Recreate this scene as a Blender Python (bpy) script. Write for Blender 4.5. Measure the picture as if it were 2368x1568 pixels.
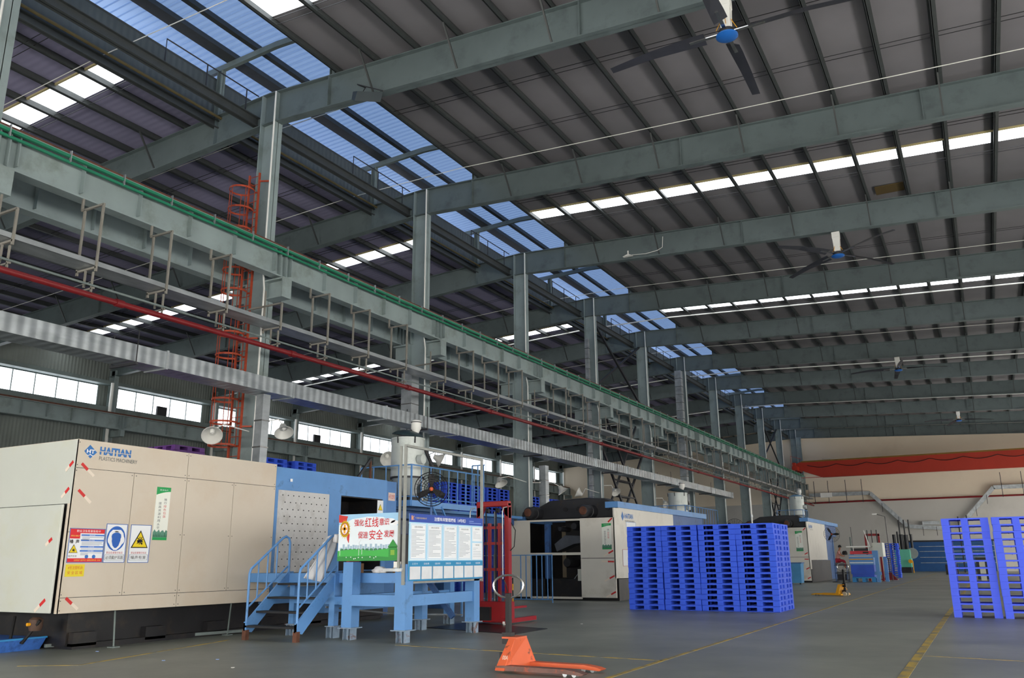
import bpy, bmesh, math, random
from mathutils import Vector, Matrix
random.seed(7)
for _o in list(bpy.data.objects): bpy.data.objects.remove(_o)
SC=bpy.context.scene; COL=SC.collection
# ---------------- camera, world, exposure ----------------
cd=bpy.data.cameras.new('camera'); cam=bpy.data.objects.new('camera',cd); COL.objects.link(cam)
cd.sensor_fit='HORIZONTAL'; cd.sensor_width=36; cd.lens=36*1936/2368; cd.clip_start=.05; cd.clip_end=500
cam.matrix_world=Matrix.Translation((0,0,1.55))@Matrix.Rotation(math.radians(28.77),4,'Z')@Matrix.Rotation(math.radians(90+14.83),4,'X')@Matrix.Rotation(math.radians(-.486),4,'Z')
SC.camera=cam
W=bpy.data.worlds.new('overcast'); SC.world=W; W.use_nodes=True
bg=W.node_tree.nodes['Background']; bg.inputs[0].default_value=(.86,.93,1,1); bg.inputs[1].default_value=1.7
vs=SC.view_settings; vs.view_transform='Standard'; vs.look='None'; vs.gamma=1; vs.exposure=0.0; vs.use_curve_mapping=False
WIN=3.0; SKY=4.0; LOW=13.5        # daylight behind frosted glazing / roof lights; LOW is the added windows' glow
# ---------------- materials ----------------
def lin(h):
    h=h.lstrip('#'); c=[int(h[i:i+2],16)/255 for i in (0,2,4)]
    return tuple((x/12.92 if x<=.04045 else ((x+.055)/1.055)**2.4) for x in c)+(1,)
MATS={}
def mat(n,h,rough=.6,metal=0,var=.12,scale=1.5,bump=0,dirt=None,dscale=.6,dlim=(.52,.75),wave=None,spec=.4,stretch=None):
    if n in MATS: return MATS[n]
    m=bpy.data.materials.new(n); m.use_nodes=True; N=m.node_tree.nodes; L=m.node_tree.links
    b=N['Principled BSDF']; b.inputs['Roughness'].default_value=rough; b.inputs['Metallic'].default_value=metal
    b.inputs['Specular IOR Level'].default_value=spec
    tc=N.new('ShaderNodeTexCoord'); src=tc.outputs['Object']
    if stretch:
        mp=N.new('ShaderNodeMapping'); L.new(src,mp.inputs[0]); mp.inputs['Scale'].default_value=stretch; src=mp.outputs[0]
    no=N.new('ShaderNodeTexNoise'); no.inputs['Scale'].default_value=scale; no.inputs['Detail'].default_value=5; L.new(src,no.inputs['Vector'])
    rp=N.new('ShaderNodeMapRange'); rp.inputs[1].default_value=.3; rp.inputs[2].default_value=.7; rp.inputs[3].default_value=1-var; rp.inputs[4].default_value=1+var
    L.new(no.outputs['Fac'],rp.inputs[0])
    c=lin(h); mx=N.new('ShaderNodeVectorMath'); mx.operation='SCALE'; mx.inputs[0].default_value=c[:3]; L.new(rp.outputs[0],mx.inputs['Scale'])
    out=mx.outputs[0]
    if dirt:
        n2=N.new('ShaderNodeTexNoise'); n2.inputs['Scale'].default_value=dscale; n2.inputs['Detail'].default_value=8; n2.inputs['Roughness'].default_value=.65; L.new(src,n2.inputs['Vector'])
        r2=N.new('ShaderNodeMapRange'); r2.inputs[1].default_value=dlim[0]; r2.inputs[2].default_value=dlim[1]; L.new(n2.outputs['Fac'],r2.inputs[0])
        mm=N.new('ShaderNodeMix'); mm.data_type='RGBA'; L.new(r2.outputs[0],mm.inputs['Factor']); L.new(out,mm.inputs['A']); mm.inputs['B'].default_value=lin(dirt); out=mm.outputs['Result']
    L.new(out,b.inputs['Base Color'])
    h=None
    if wave:
        w=N.new('ShaderNodeTexWave'); w.bands_direction=wave[0]; w.inputs['Scale'].default_value=wave[1]; L.new(tc.outputs['Object'],w.inputs['Vector']); h=w.outputs['Fac']; bump=wave[2]
    elif bump: h=no.outputs['Fac']
    if h is not None:
        bp=N.new('ShaderNodeBump'); bp.inputs['Strength'].default_value=bump; bp.inputs['Distance'].default_value=.05; L.new(h,bp.inputs['Height']); L.new(bp.outputs[0],b.inputs['Normal'])
    MATS[n]=m; return m
def emis(n,h,s):
    if n in MATS: return MATS[n]
    m=bpy.data.materials.new(n); m.use_nodes=True; b=m.node_tree.nodes['Principled BSDF']
    b.inputs['Base Color'].default_value=lin(h); b.inputs['Emission Color'].default_value=lin(h); b.inputs['Emission Strength'].default_value=s
    MATS[n]=m; return m
mSteel=mat('painted_steel','#8c9a9b',.5,0,.1,.8,dirt='#75807b',dscale=1.2)
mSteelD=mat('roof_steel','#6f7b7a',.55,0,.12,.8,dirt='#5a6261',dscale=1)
mPur=mat('purlin_steel','#3f4344',.5,0,.15,2,dirt='#313435',dscale=2)
mDeck=mat('roof_insulation','#77757a',.75,0,.06,.7,bump=.1)
mDeckL=mat('roof_insulation_left','#8784a0',.75,0,.08,.7,wave=('Y',1.2,.15))
mGalv=mat('galvanised','#aab0b4',.38,.6,.22,3,dirt='#8f959a',dscale=2.2,stretch=(1,.35,1))
mWallM=mat('corrugated_wall','#7a817d',.6,0,.12,.5,wave=('Y',1.3,.5))
mDuct=mat('duct_galvanised','#b4bbc0',.36,.85,.2,3,dirt='#8d9499',dscale=2.2,stretch=(1,.35,1),wave=('Y',1.16,.35))
mCream=mat('warm_lit_wall','#e3d6c2',.8,0,.04,.15,dirt='#d2c4b0',dscale=.12)  # warm light on the upper end wall put into the cream
mGreyW=mat('grey_wall','#bfbdb8',.8,0,.05,.2,dirt='#aeaca7',dscale=.15)
mWin=emis('frosted_glazing','#f4f9ff',WIN)
mLow=emis('added_low_windows','#fffaf2',LOW)  # glow for unseen windows added to brighten the floor level
mLow2=emis('added_low_windows_dim','#fffaf2',LOW*.5)  # added windows at half glow, so the middle machine stays less bright
mSky=emis('roof_light_panel','#f6fbff',SKY)
mRaft=mat('shaded_rafter_paint','#606c6e',.5,0,.1,.8,dirt='#4e585a',dscale=1.2)  # same paint as the crane beams, darkened to carry the roof shade
mBeige=mat('machine_beige','#cbc1b2',.45,0,.03,.8,dirt='#c4b29c',dscale=.7,dlim=(.5,.85))
mPale=mat('machine_pale','#bfc3bc',.45,0,.03,.8,dirt='#bcbda8',dscale=.9,dlim=(.5,.85))
mWhiteP=mat('machine_white','#d6d3ca',.5,0,.04,.8,dirt='#bdb8ac',dscale=.8)
mBlue=mat('blue_paint','#5c8fc9',.45,0,.08,1.5,dirt='#456a92',dscale=3,dlim=(.58,.75))
mBlueD=mat('blue_paint_dark','#3a5f95',.5,0,.12,1.5,dirt='#2a3b55',dscale=3)
mBlack=mat('dark_grease','#1b1b1e',.5,0,.3,2,dirt='#332b24',dscale=3)
mDark=mat('dark_metal','#2f3034',.45,.2,.2,2,dirt='#4a3a2c',dscale=3,dlim=(.6,.8))
mPB2=mat('pallet_blue_lit','#4f66f0',.6,0,.05,1.2,spec=.2)  # same pallet blue, stronger light on the right-hand stacks put into the colour
mPB=mat('pallet_blue','#3a5fe2',.62,0,.05,1.2,spec=.2)
mPP=mat('pallet_purple','#683c86',.45,0,.06,1.2)
mPLB=mat('pallet_light_blue','#2f86c4',.45,0,.06,1.2)
mRed=mat('red_paint','#8e151b',.45,0,.12,2,dirt='#4e0f14',dscale=3,dlim=(.6,.8))
mRedPipe=mat('red_pipe','#74191d',.45,0,.15,2)
mCrane=mat('crane_red','#a82c18',.5,0,.06,.8)
mLadder=mat('ladder_orange','#a8452b',.5,0,.15,3,dirt='#7a2e1e',dscale=4)
mOrange=mat('jack_orange','#cf5f38',.5,0,.06,3,dirt='#6a3a28',dscale=6,dlim=(.6,.68))
mYel=mat('yellow_paint','#d99a12',.5,0,.08,3)
mGreen=mat('busbar_green','#1d7a5b',.5,0,.1,1)
mChrome=mat('chrome','#c8c8c8',.25,1,.05,3)
mWhite=mat('white_plastic','#e6e6e2',.4,0,.03,3)
mPaper=mat('paper_white','#e9edf2',.55,0,.02,3)
mBlk=mat('black_print','#16161a',.6,0,.05,3)
mCloth=mat('white_cloth','#dfdfe0',.9,0,.05,4,bump=.3)
mRust=mat('rusty_steel','#5e3c2e',.8,0,.3,6)
mTeal=mat('teal_paint','#5fb59c',.5,0,.06,2)
mRubber=mat('rubber','#18181a',.7,0,.1,5)
mSkin=mat('skin','#a8765a',.6,0,.05,4)
def flat(h,r=.5): return mat('ink_'+h.strip('#'),h,r,0,.02,3)
# ---------------- mesh builder ----------------
WL={}
class B:
    def __init__(s): s.v=[]; s.f=[]
    def add(s,vs,fs):
        o=len(s.v); s.v+= [tuple(p) for p in vs]; s.f+=[[i+o for i in f] for f in fs]; return s
    def box(s,x0,x1,y0,y1,z0,z1):
        return s.add([(x0,y0,z0),(x1,y0,z0),(x1,y1,z0),(x0,y1,z0),(x0,y0,z1),(x1,y0,z1),(x1,y1,z1),(x0,y1,z1)],
            [[0,3,2,1],[4,5,6,7],[0,1,5,4],[1,2,6,5],[2,3,7,6],[3,0,4,7]])
    def hexa(s,b,t):   # bottom 4, top 4
        return s.add(list(b)+list(t),[[3,2,1,0],[4,5,6,7],[0,1,5,4],[1,2,6,5],[2,3,7,6],[3,0,4,7]])
    def bar(s,p,q,w,h,up=(0,0,1)):
        p=Vector(p);q=Vector(q);d=(q-p).normalized();u=Vector(up)
        if abs(d.dot(u))>.98: u=Vector((0,1,0))
        r=d.cross(u).normalized()*w/2; u=r.cross(d).normalized()*h/2
        a=[p-r-u,p+r-u,p+r+u,p-r+u]; b=[x+(q-p) for x in a]
        return s.add(a+b,[[3,2,1,0],[4,5,6,7],[0,1,5,4],[1,2,6,5],[2,3,7,6],[3,0,4,7]])
    def path(s,pts,r,n=8,closed=False):
        pts=[Vector(p) for p in pts]; m=len(pts); o=len(s.v); up=None
        rs=r if isinstance(r,(list,tuple)) else [r]*m
        for i,p in enumerate(pts):
            if closed: d=(pts[(i+1)%m]-pts[i-1])
            else: d=pts[min(i+1,m-1)]-pts[max(i-1,0)]
            d.normalize()
            if up is None:
                up=Vector((0,0,1)) if abs(d.z)<.9 else Vector((0,1,0))
            a=d.cross(up)
            if a.length<1e-4: a=d.cross(Vector((1,0,0)))
            a.normalize(); b=a.cross(d).normalized(); up=b
            for k in range(n):
                t=2*math.pi*k/n; s.v.append(tuple(p+a*math.cos(t)*rs[i]+b*math.sin(t)*rs[i]))
        for i in range(m if closed else m-1):
            j=(i+1)%m
            for k in range(n): s.f.append([o+i*n+k,o+j*n+k,o+j*n+(k+1)%n,o+i*n+(k+1)%n][::-1])
        if not closed:
            s.f.append([o+k for k in range(n)]); s.f.append([o+(m-1)*n+k for k in range(n)][::-1])
        return s
    def lathe(s,prof,c,n=24,axis='z'):
        o=len(s.v); c=Vector(c)
        for r,h in prof:
            for k in range(n):
                t=2*math.pi*k/n; x,y=r*math.cos(t),r*math.sin(t)
                p={'z':(x,y,h),'x':(h,x,y),'y':(x,h,y)}[axis]; s.v.append(tuple(c+Vector(p)))
        for i in range(len(prof)-1):
            for k in range(n): s.f.append([o+i*n+k,o+i*n+(k+1)%n,o+(i+1)*n+(k+1)%n,o+(i+1)*n+k])
        s.f.append([o+k for k in range(n)][::-1]); s.f.append([o+(len(prof)-1)*n+k for k in range(n)])
        return s
    def prism(s,poly,F,a,b):   # 2D polygon on frame F=(origin,u,v,n) between depths a,b
        O,u,v,n=F; m=len(poly)
        A=[O+u*x+v*y+n*a for x,y in poly]; Bq=[O+u*x+v*y+n*b for x,y in poly]
        return s.add(A+Bq,[list(range(m))[::-1],[m+i for i in range(m)]]+[[i,(i+1)%m,m+(i+1)%m,m+i] for i in range(m)])
    def extr(s,poly,axis,a,b):
        # polygon in the plane normal to axis, extruded a..b; axis y: poly=(x,z); x: poly=(y,z); z: (x,y)
        m=len(poly); f={'y':lambda p,t:(p[0],t,p[1]),'x':lambda p,t:(t,p[0],p[1]),'z':lambda p,t:(p[0],p[1],t)}[axis]
        return s.add([f(p,a) for p in poly]+[f(p,b) for p in poly],[list(range(m))[::-1],[m+i for i in range(m)]]+[[i,(i+1)%m,m+(i+1)%m,m+i] for i in range(m)])
    def build(s,name,m,parent=None,smooth=False,bevel=0):
        off=Vector(WL.get(parent.name,(0,0,0))) if parent else Vector((0,0,0))
        me=bpy.data.meshes.new(name); me.from_pydata([tuple(Vector(p)-off) for p in s.v],[],s.f); me.validate()
        bm=bmesh.new(); bm.from_mesh(me); bmesh.ops.recalc_face_normals(bm,faces=bm.faces); bm.to_mesh(me); bm.free()
        if smooth:
            for p in me.polygons: p.use_smooth=True
            try: me.set_sharp_from_angle(angle=math.radians(38))
            except Exception: pass
        o=bpy.data.objects.new(name,me); COL.objects.link(o); me.materials.append(m)
        if parent: o.parent=parent
        WL[o.name]=tuple(off)
        if bevel:
            bv=o.modifiers.new('bevel','BEVEL'); bv.width=bevel; bv.segments=2; bv.limit_method='ANGLE'
        return o
def tag(o,label,cat,group=None,kind=None):
    if label: o['label']=label; o['category']=cat
    if group: o['group']=group
    if kind: o['kind']=kind
    return o
def thing(name,label,cat,loc,group=None):
    o=bpy.data.objects.new(name,None); COL.objects.link(o); o.location=loc; o.empty_display_size=.2
    WL[o.name]=tuple(loc); return tag(o,label,cat,group)
def struct(o): o['kind']='structure'; return o
def dup(o,parent=None,delta=None):
    c=o.copy(); COL.objects.link(c)
    if parent: c.parent=parent
    if delta is not None: c.location=Vector(o.location)+Vector(delta)
    for ch in list(o.children): dup(ch,c)
    return c
_T=['','first','second','third','fourth','fifth','sixth','seventh','eighth','ninth','tenth','eleventh','twelfth','thirteenth','fourteenth','fifteenth','sixteenth','seventeenth','eighteenth','nineteenth','twentieth','twenty-first','twenty-second','twenty-third','twenty-fourth','twenty-fifth']
ORD=_T[:20]+['twentieth']+['twenty-'+x for x in _T[1:10]]+['thirtieth']+['thirty-'+x for x in _T[1:10]]+['fortieth']+['forty-'+x for x in _T[1:10]]+['fiftieth']+['fifty-'+x for x in _T[1:10]]
PX=lambda x,y0=0: Vector((x,y0,0))
def FX(x,y0,z0=0): return (Vector((x,y0,z0)),Vector((0,1,0)),Vector((0,0,1)),Vector((1,0,0)))     # face looking +X
def FY(y,x0,z0=0): return (Vector((x0,y,z0)),Vector((1,0,0)),Vector((0,0,1)),Vector((0,-1,0)))     # face looking -Y
def rect(u0,u1,v0,v1): return [(u0,v0),(u1,v0),(u1,v1),(u0,v1)]
def circ(cx,cy,r,n=24,ry=None): return [(cx+r*math.cos(2*math.pi*k/n),cy+(ry or r)*math.sin(2*math.pi*k/n)) for k in range(n)]
def decal(name,m,parent,F,polys,off=.004,th=.0015):
    b=B()
    for p in polys: b.prism(p,F,off-.003,off+th)
    return b.build(name,m,parent)
def text(body,F,cx,cy,w,h,m,parent,off=.006,name='lettering',bold=0,vertical=False):
    cu=bpy.data.curves.new('t','FONT'); cu.body=body; cu.size=1; cu.align_x='CENTER'; cu.offset=bold; cu.resolution_u=3
    to=bpy.data.objects.new('t',cu); me=bpy.data.meshes.new_from_object(to); bpy.data.objects.remove(to)
    if len(me.vertices)==0: return None
    xs=[v.co.x for v in me.vertices]; ys=[v.co.y for v in me.vertices]
    x0,x1,y0,y1=min(xs),max(xs),min(ys),max(ys); O,u,v,n=F
    offp=Vector(WL.get(parent.name,(0,0,0))) if parent else Vector((0,0,0))
    for q in me.vertices:
        X=(q.co.x-(x0+x1)/2)/(x1-x0)*w+cx; Y=(q.co.y-(y0+y1)/2)/(y1-y0)*h+cy
        q.co=O+u*X+v*Y+n*off-offp
    me.name=name; me.materials.append(m); o=bpy.data.objects.new(name,me); COL.objects.link(o)
    if parent: o.parent=parent
    WL[o.name]=tuple(offp); return o
YC=[9.7+9*i for i in range(-2,12)]     # frame lines along the hall (index 2 is the first seen)
XC=-19.6
def rtop(x): return 17.2-.05*abs(x-XC)
def rbot(x): return 16.05-(.05 if x>XC else .058)*abs(x-XC)
# ---------------- room shell ----------------
XL,XR,Y0,Y1=-52.3,15.6,-12.0,108.9
mFloor=mat('floor_epoxy','#8a8e85',.42,0,.14,.35,dirt='#6b7069',dscale=.25,dlim=(.42,.7),spec=.45)
struct(B().box(XL-.5,XR+.5,Y0-.5,Y1+.5,-.3,0).build('floor',mFloor))
# left wall with a high window band between columns
b=B(); b.box(XL-.2,XL,Y0,Y1,0,12.05).box(XL-.2,XL,Y0,Y1,13.52,15.9)
seg=[]
last=Y0
for i,y in enumerate(YC[:-1]):
    a,c=max(y+.75,Y0+.5),y+8.2
    if c<Y0: continue
    b.box(XL-.2,XL,last,a,12.05,13.52); last=c; seg.append((a,c))
b.box(XL-.2,XL,last,Y1,12.05,13.52); struct(b.build('wall_left',mWallM))
nwin=0
def window(x0,x1,y0,y1,z0,z1,parts,axis,mg=None):
    global nwin; nwin+=1
    o=struct(B().box(x0,x1,y0,y1,z0,z1).build('window_%d'%nwin,mg or mWin))
    f=B()
    if axis=='y':
        n=parts
        for k in range(n+1):
            yy=y0+(y1-y0)*k/n; f.box(x0-.03,x1+.04,yy-.03,yy+.03,z0,z1)
        for zz in (z0,z1): f.box(x0-.03,x1+.06,y0,y1,zz-.04,zz+.04)
    else:
        for k in range(parts+1):
            xx=x0+(x1-x0)*k/parts; f.box(xx-.03,xx+.03,y0-.04,y1+.04,z0,z1)
        for zz in (z0,z1): f.box(x0,x1,y0-.06,y1+.06,zz-.04,zz+.04)
    f.build('window_frame',mSteel,o); return o
for a,c in seg:
    if c>20: window(XL-.12,XL-.06,a,c,12.05,13.52,5,'y')
# end wall: one paint, warm upper and cooler lower light put into the colours
struct(B().box(XL,XR,Y1,Y1+.3,8.1,17.6).build('wall_end',mCream))
struct(B().box(XL,XR,Y1-.02,Y1+.3,0,8.1).build('wall_end_lower',mGreyW))
# right wall and rear wall, both outside the frame, carry added glowing windows that light the floor level
b=B(); b.box(XR,XR+.2,Y0,Y1,0,1.0).box(XR,XR+.2,Y0,Y1,5.2,16); last=Y0
for y in YC[:-1]:
    a,c=max(y+.6,Y0+.6),y+8.4
    if c<Y0: continue
    b.box(XR,XR+.2,last,a,1.0,5.2); last=c; window(XR+.06,XR+.12,a,c,1.0,5.2,5,'y',mLow2 if 24<y<70 else mLow)
b.box(XR,XR+.2,last,Y1,1,5.2); struct(b.build('wall_right',mGreyW))
b=B(); b.box(XL,XR,Y0-.2,Y0,0,.4).box(XL,XR,Y0-.2,Y0,5.4,17.6); last=XL
for k in range(9):
    a=XL+.8+k*7.5; c=a+6.3; b.box(last,a,Y0-.2,Y0,.4,5.4); last=c
    if a>-34: window(a,c,Y0-.12,Y0-.06,.4,5.4,5,'x',mLow)
    else: b.box(a,c,Y0-.2,Y0,.4,5.4)
b.box(last,XR,Y0-.2,Y0,.4,5.4); struct(b.build('wall_back',mGreyW))
# roof deck with roof-light strips in every second bay
SKYS=[14.5,32.15,50.2,68.3,86.3]
edges=[Y0]+sum([[s,s+1.1] for s in SKYS],[])+[Y1]
PUR=.26
def deckq(x0,x1,y0,y1,b):
    z0,z1=rtop(x0)+PUR,rtop(x1)+PUR; t=.12
    b.hexa([(x0,y0,z0),(x1,y0,z1),(x1,y1,z1),(x0,y1,z0)],[(x0,y0,z0+t),(x1,y0,z1+t),(x1,y1,z1+t),(x0,y1,z0+t)])
XRD,XLD=-16.75,-22.45
bR,bL=B(),B()
for k in range(0,len(edges),2):
    deckq(XRD,XR+.3,edges[k],edges[k+1],bR); deckq(XL-.3,XLD,edges[k],edges[k+1],bL)
struct(bR.build('ceiling',mDeck)); struct(bL.build('ceiling_left',mDeckL))
mEdge=mat('roof_light_flashing','#c9bb8c',.6)
for s in SKYS:
    for x0,x1 in ((XRD,XR+.3),(XL-.3,XLD)):
        nwin+=1; b=B(); deckq(x0,x1,s,s+1.1,b); o=struct(b.build('window_%d'%nwin,mSky))
        f=B(); z0,z1=rtop(x0)+PUR-.03,rtop(x1)+PUR-.03
        f.bar((x0,s+.03,z0),(x1,s+.03,z1),.06,.08); f.build('window_frame',mEdge,o)
# yellow floor lines
mLine=mat('floor_line_yellow','#b79a3c',.55,0,.1,2,dirt='#6d7168',dscale=2.5,dlim=(.45,.62))
def fl(x0,y0,x1,y1,w,label):
    b=B(); b.bar((x0,y0,.0),(x1,y1,.0),w,.006); tag(b.build('floor_marking',mLine),label,'floor marking')
fl(-1.22,-2,-1.22,60,.13,'wide yellow floor line running up to the right-hand pallet stack')
fl(-4.75,-2,-4.75,95,.08,'long thin yellow floor line passing right of the block of blue pallet stacks')
fl(-10.2,13.85,-4.75,13.5,.07,'thin yellow cross line behind the orange pallet jack')
fl(-12.9,9.1,-14.1,13.3,.07,'yellow floor line along the foot of the beige machine')
fl(-12.9,9.1,-13.7,8.6,.07,'short yellow floor line at the near beige machine corner')
fl(-1.2,15.9,8,14.6,.035,'faint yellow cross line right of the wide yellow line')
# ---------------- steel frame ----------------
def ibeamY(b,x,y0,y1,z0,z1,fw,t=.02,tf=.03):
    b.box(x-t/2,x+t/2,y0,y1,z0,z1).box(x-fw/2,x+fw/2,y0,y1,z1-tf,z1).box(x-fw/2,x+fw/2,y0,y1,z0,z0+tf)
def hcol(b,x,y,z0,z1,w,fl,t=.02,tf=.03):
    b.box(x-w/2,x-w/2+tf,y-fl/2,y+fl/2,z0,z1).box(x+w/2-tf,x+w/2,y-fl/2,y+fl/2,z0,z1).box(x-w/2,x+w/2,y-t/2,y+t/2,z0,z1)
for i,y in enumerate(YC):
    if i<2: continue
    n=i-1
    t=thing('steel_column','tall grey-green steel column of the row behind the machines, %s from the near end'%ORD[n],'column',(XC,y,0),'columns of the middle row')
    b=B(); hcol(b,XC,y,0,10.3,.85,.42); b.build('lower_shaft',mSteel,t)
    b=B(); hcol(b,XC,y,10.3,rbot(XC),.66,.38)
    for xx in (XC-.33,XC+.3): b.box(xx,xx+.03,y-.19,y-.012,rbot(XC),17.15).box(xx,xx+.03,y+.012,y+.19,rbot(XC),17.15)
    b.build('upper_shaft',mSteel,t)
    b=B(); b.box(XC+.42,XC+1.2,y-.2,y+.2,9.65,9.7).box(XC+.42,XC+1.2,y-.2,y+.2,10.25,10.3).box(XC+.42,XC+1.18,y-.02,y+.02,9.7,10.25).box(XC+1.16,XC+1.2,y-.2,y+.2,9.7,10.25)
    b.box(XC-1.2,XC-.42,y-.2,y+.2,9.65,9.7).box(XC-1.2,XC-.42,y-.02,y+.02,9.7,10.25).box(XC-1.2,XC-.42,y-.2,y+.2,10.25,10.3)
    b.build('bracket',mSteel,t)
    B().box(XC-.55,XC+.55,y-.35,y+.35,0,.04).build('base_plate',mSteel,t)
    if i%1==0: B().path([(XC+.46,y-.24,3.5),(XC+.46,y-.24,10.0),(XC+.37,y-.24,10.6),(XC+.37,y-.24,17.1)],.03,6).build('conduit',mWhite,t)
# rafters with stiffeners and fly braces
for i,y in enumerate(YC):
    if i==0: continue
    lab=('big grey steel roof rafter over the %s frame from the near end'%ORD[i-1]) if i>1 else 'grey steel roof rafter nearest the camera'
    t=thing('roof_rafter',lab,'rafter',(XC,y,rbot(XC)),'roof rafters')
    for x0,x1,nm in ((XC,XR,'right_span'),(XL+.05,XC,'left_span')):
        b=B(); m=8
        for k in range(m):
            a=x0+(x1-x0)*k/m; c=x0+(x1-x0)*(k+1)/m
            za,zc=rbot(a),rbot(c); ta,tc=rtop(a),rtop(c)
            b.hexa([(a,y-.01,za),(c,y-.01,zc),(c,y+.01,zc),(a,y+.01,za)],[(a,y-.01,ta),(c,y-.01,tc),(c,y+.01,tc),(a,y+.01,ta)])
            b.hexa([(a,y-.16,za),(c,y-.16,zc),(c,y+.16,zc),(a,y+.16,za)],[(a,y-.16,za+.03),(c,y-.16,zc+.03),(c,y+.16,zc+.03),(a,y+.16,za+.03)])
            b.hexa([(a,y-.16,ta-.03),(c,y-.16,tc-.03),(c,y+.16,tc-.03),(a,y+.16,ta-.03)],[(a,y-.16,ta),(c,y-.16,tc),(c,y+.16,tc),(a,y+.16,ta)])
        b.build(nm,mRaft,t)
    for x in (-22.25,-17.0,-8,0,8,-31,-41):
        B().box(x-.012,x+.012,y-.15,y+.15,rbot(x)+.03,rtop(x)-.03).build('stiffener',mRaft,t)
    for x in [-15.1+3.13*k for k in range(8)]+[-25.3-4.6*k for k in range(6)]:
        b=B(); b.bar((x,y-.16,rbot(x)+.05),(x,y-.95,rtop(x)+.04),.05,.05); b.bar((x,y+.16,rbot(x)+.05),(x,y+.95,rtop(x)+.04),.05,.05)
        b.build('fly_brace',mPur,t)
# purlins, one long object each
def purlin(x,z,label,grp,up=PUR):
    b=B(); b.box(x-.012,x+.012,Y0,Y1,z,z+up).box(x-.03,x+.12,Y0,Y1,z,z+.02).box(x-.085,x+.012,Y0,Y1,z+up-.015,z+up)
    return tag(b.build('roof_purlin',mPur),label,'purlin',grp)
for k in range(21):
    x=-16.65+1.565*k
    if x<XR: purlin(x,rtop(x),'long dark roof purlin, %s to the right of the blue ridge vent'%ORD[k+1],'purlins of the right roof slope')
for k in range(19):
    x=-23.85-1.55*k
    if x>XL: purlin(x,rtop(x),'long dark roof purlin, %s to the left of the blue ridge vent'%ORD[k+1],'purlins of the left roof slope')
# sag rods in pairs across each bay
for side,xs in (('right',(XRD,XR)),('left',(XL,XLD))):
    for i,y in enumerate(YC[:-1]):
        if i<1: continue
        for fr in (.33,.66):
            if side=='left' and i>8: continue
            yy=y+9*fr; b=B()
            for d in (-.12,.12):
                b.bar((xs[0],yy+d,rtop(xs[0])+.07),(xs[1],yy+d,rtop(xs[1])+.07),.016,.016)
            tag(b.build('sag_rod',mDark),'%s pair of thin dark rods across the %s roof slope in the %s bay'%('nearer' if fr<.5 else 'farther',side,ORD[i]),'tie rod','sag rods between the purlins')
# ridge monitor with blue sheets
mBlueSheet=bpy.data.materials.new('blue_translucent_sheet'); mBlueSheet.use_nodes=True
_N=mBlueSheet.node_tree.nodes; _L=mBlueSheet.node_tree.links; _p=_N['Principled BSDF']; _p.inputs['Base Color'].default_value=lin('#9aaeca'); _p.inputs['Roughness'].default_value=.5
_t=_N.new('ShaderNodeBsdfTranslucent'); _t.inputs[0].default_value=lin('#8ca6cf'); _m=_N.new('ShaderNodeMixShader'); _m.inputs[0].default_value=.55
_L.new(_p.outputs[0],_m.inputs[1]); _L.new(_t.outputs[0],_m.inputs[2]); _L.new(_m.outputs[0],_N['Material Output'].inputs[0])
def zmon(x): return 19.5-.04*abs(x-XC)
b=B(); ys=[];y=-10.0
while y<108.7: ys+= [(y,0),(y+.19,0),(y+.2,.06),(y+.255,.06)]; y+=.27
XA,XB=-24.7,-14.6
for (yy,dz) in ys: b.v+=[(XA,yy,zmon(XA)+dz),(XC,yy,zmon(XC)+dz),(XB,yy,zmon(XB)+dz)]
for k in range(len(ys)-1):
    for j in (0,1): b.f.append([3*k+j,3*k+j+1,3*k+3+j+1,3*k+3+j])
struct(b.build('ceiling_ridge_vent',mBlueSheet))
for k,x in enumerate((-24.4,-21.78,-20.56,-18.9,-17.4,-14.9)):
    w={-21.78:.5,-20.56:.2,-24.4:.3}.get(x,.12)
    b=B(); b.box(x-w/2,x+w/2,-10,108.9,zmon(x)-.2,zmon(x)-.01)
    tag(b.build('ridge_vent_purlin',mPur),'purlin carrying the blue ridge vent sheets, %s from its left edge'%ORD[k+1],'purlin','purlins of the ridge vent')
for i,y in enumerate(YC):
    if i<2: continue
    t=thing('roof_vent_truss','raised grey frame of the ridge vent on the %s rafter from the near end'%ORD[i-1],'frame',(XC,y,17.1),'ridge vent frames')
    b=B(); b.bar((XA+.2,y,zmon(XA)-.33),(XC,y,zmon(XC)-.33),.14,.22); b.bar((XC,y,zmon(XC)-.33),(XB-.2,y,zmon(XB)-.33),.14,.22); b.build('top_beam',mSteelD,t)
    for x in (-22.3,-16.9):
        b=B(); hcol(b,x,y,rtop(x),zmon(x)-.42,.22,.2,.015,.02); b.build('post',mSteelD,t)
struct(B().box(XA,XB,108.9,109.1,17.5,19.6).build('wall_end_vent',mWallM))
struct(B().box(-22.5,-22.42,Y0,Y1,16.75,18.55).build('trim_1',mat('upstand_sheet','#4a5256',.6,0,.1,.6,wave=('Y',1.3,.5))))
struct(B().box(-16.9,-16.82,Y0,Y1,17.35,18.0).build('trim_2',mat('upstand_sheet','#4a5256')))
b=B(); ibeamY(b,-22.28,Y0,Y1,16.62,16.92,.2); tag(b.build('edge_girder',mPur),'dark girder along the left edge of the ridge vent opening','girder')
b=B(); b.path([(-22.1,y,16.98) for y in (Y0,Y1)],.05,8); tag(b.build('edge_conduit',mat('dull_ochre','#7d6d48',.7)),'dull ochre pipe along the left edge girder of the ridge vent','pipe')
b=B(); b.box(-22.75,-22.43,Y0,Y1,18.55,18.65); tag(b.build('curb_cap',mPur),'dark capping along the ridge vent upstand','capping')
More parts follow.
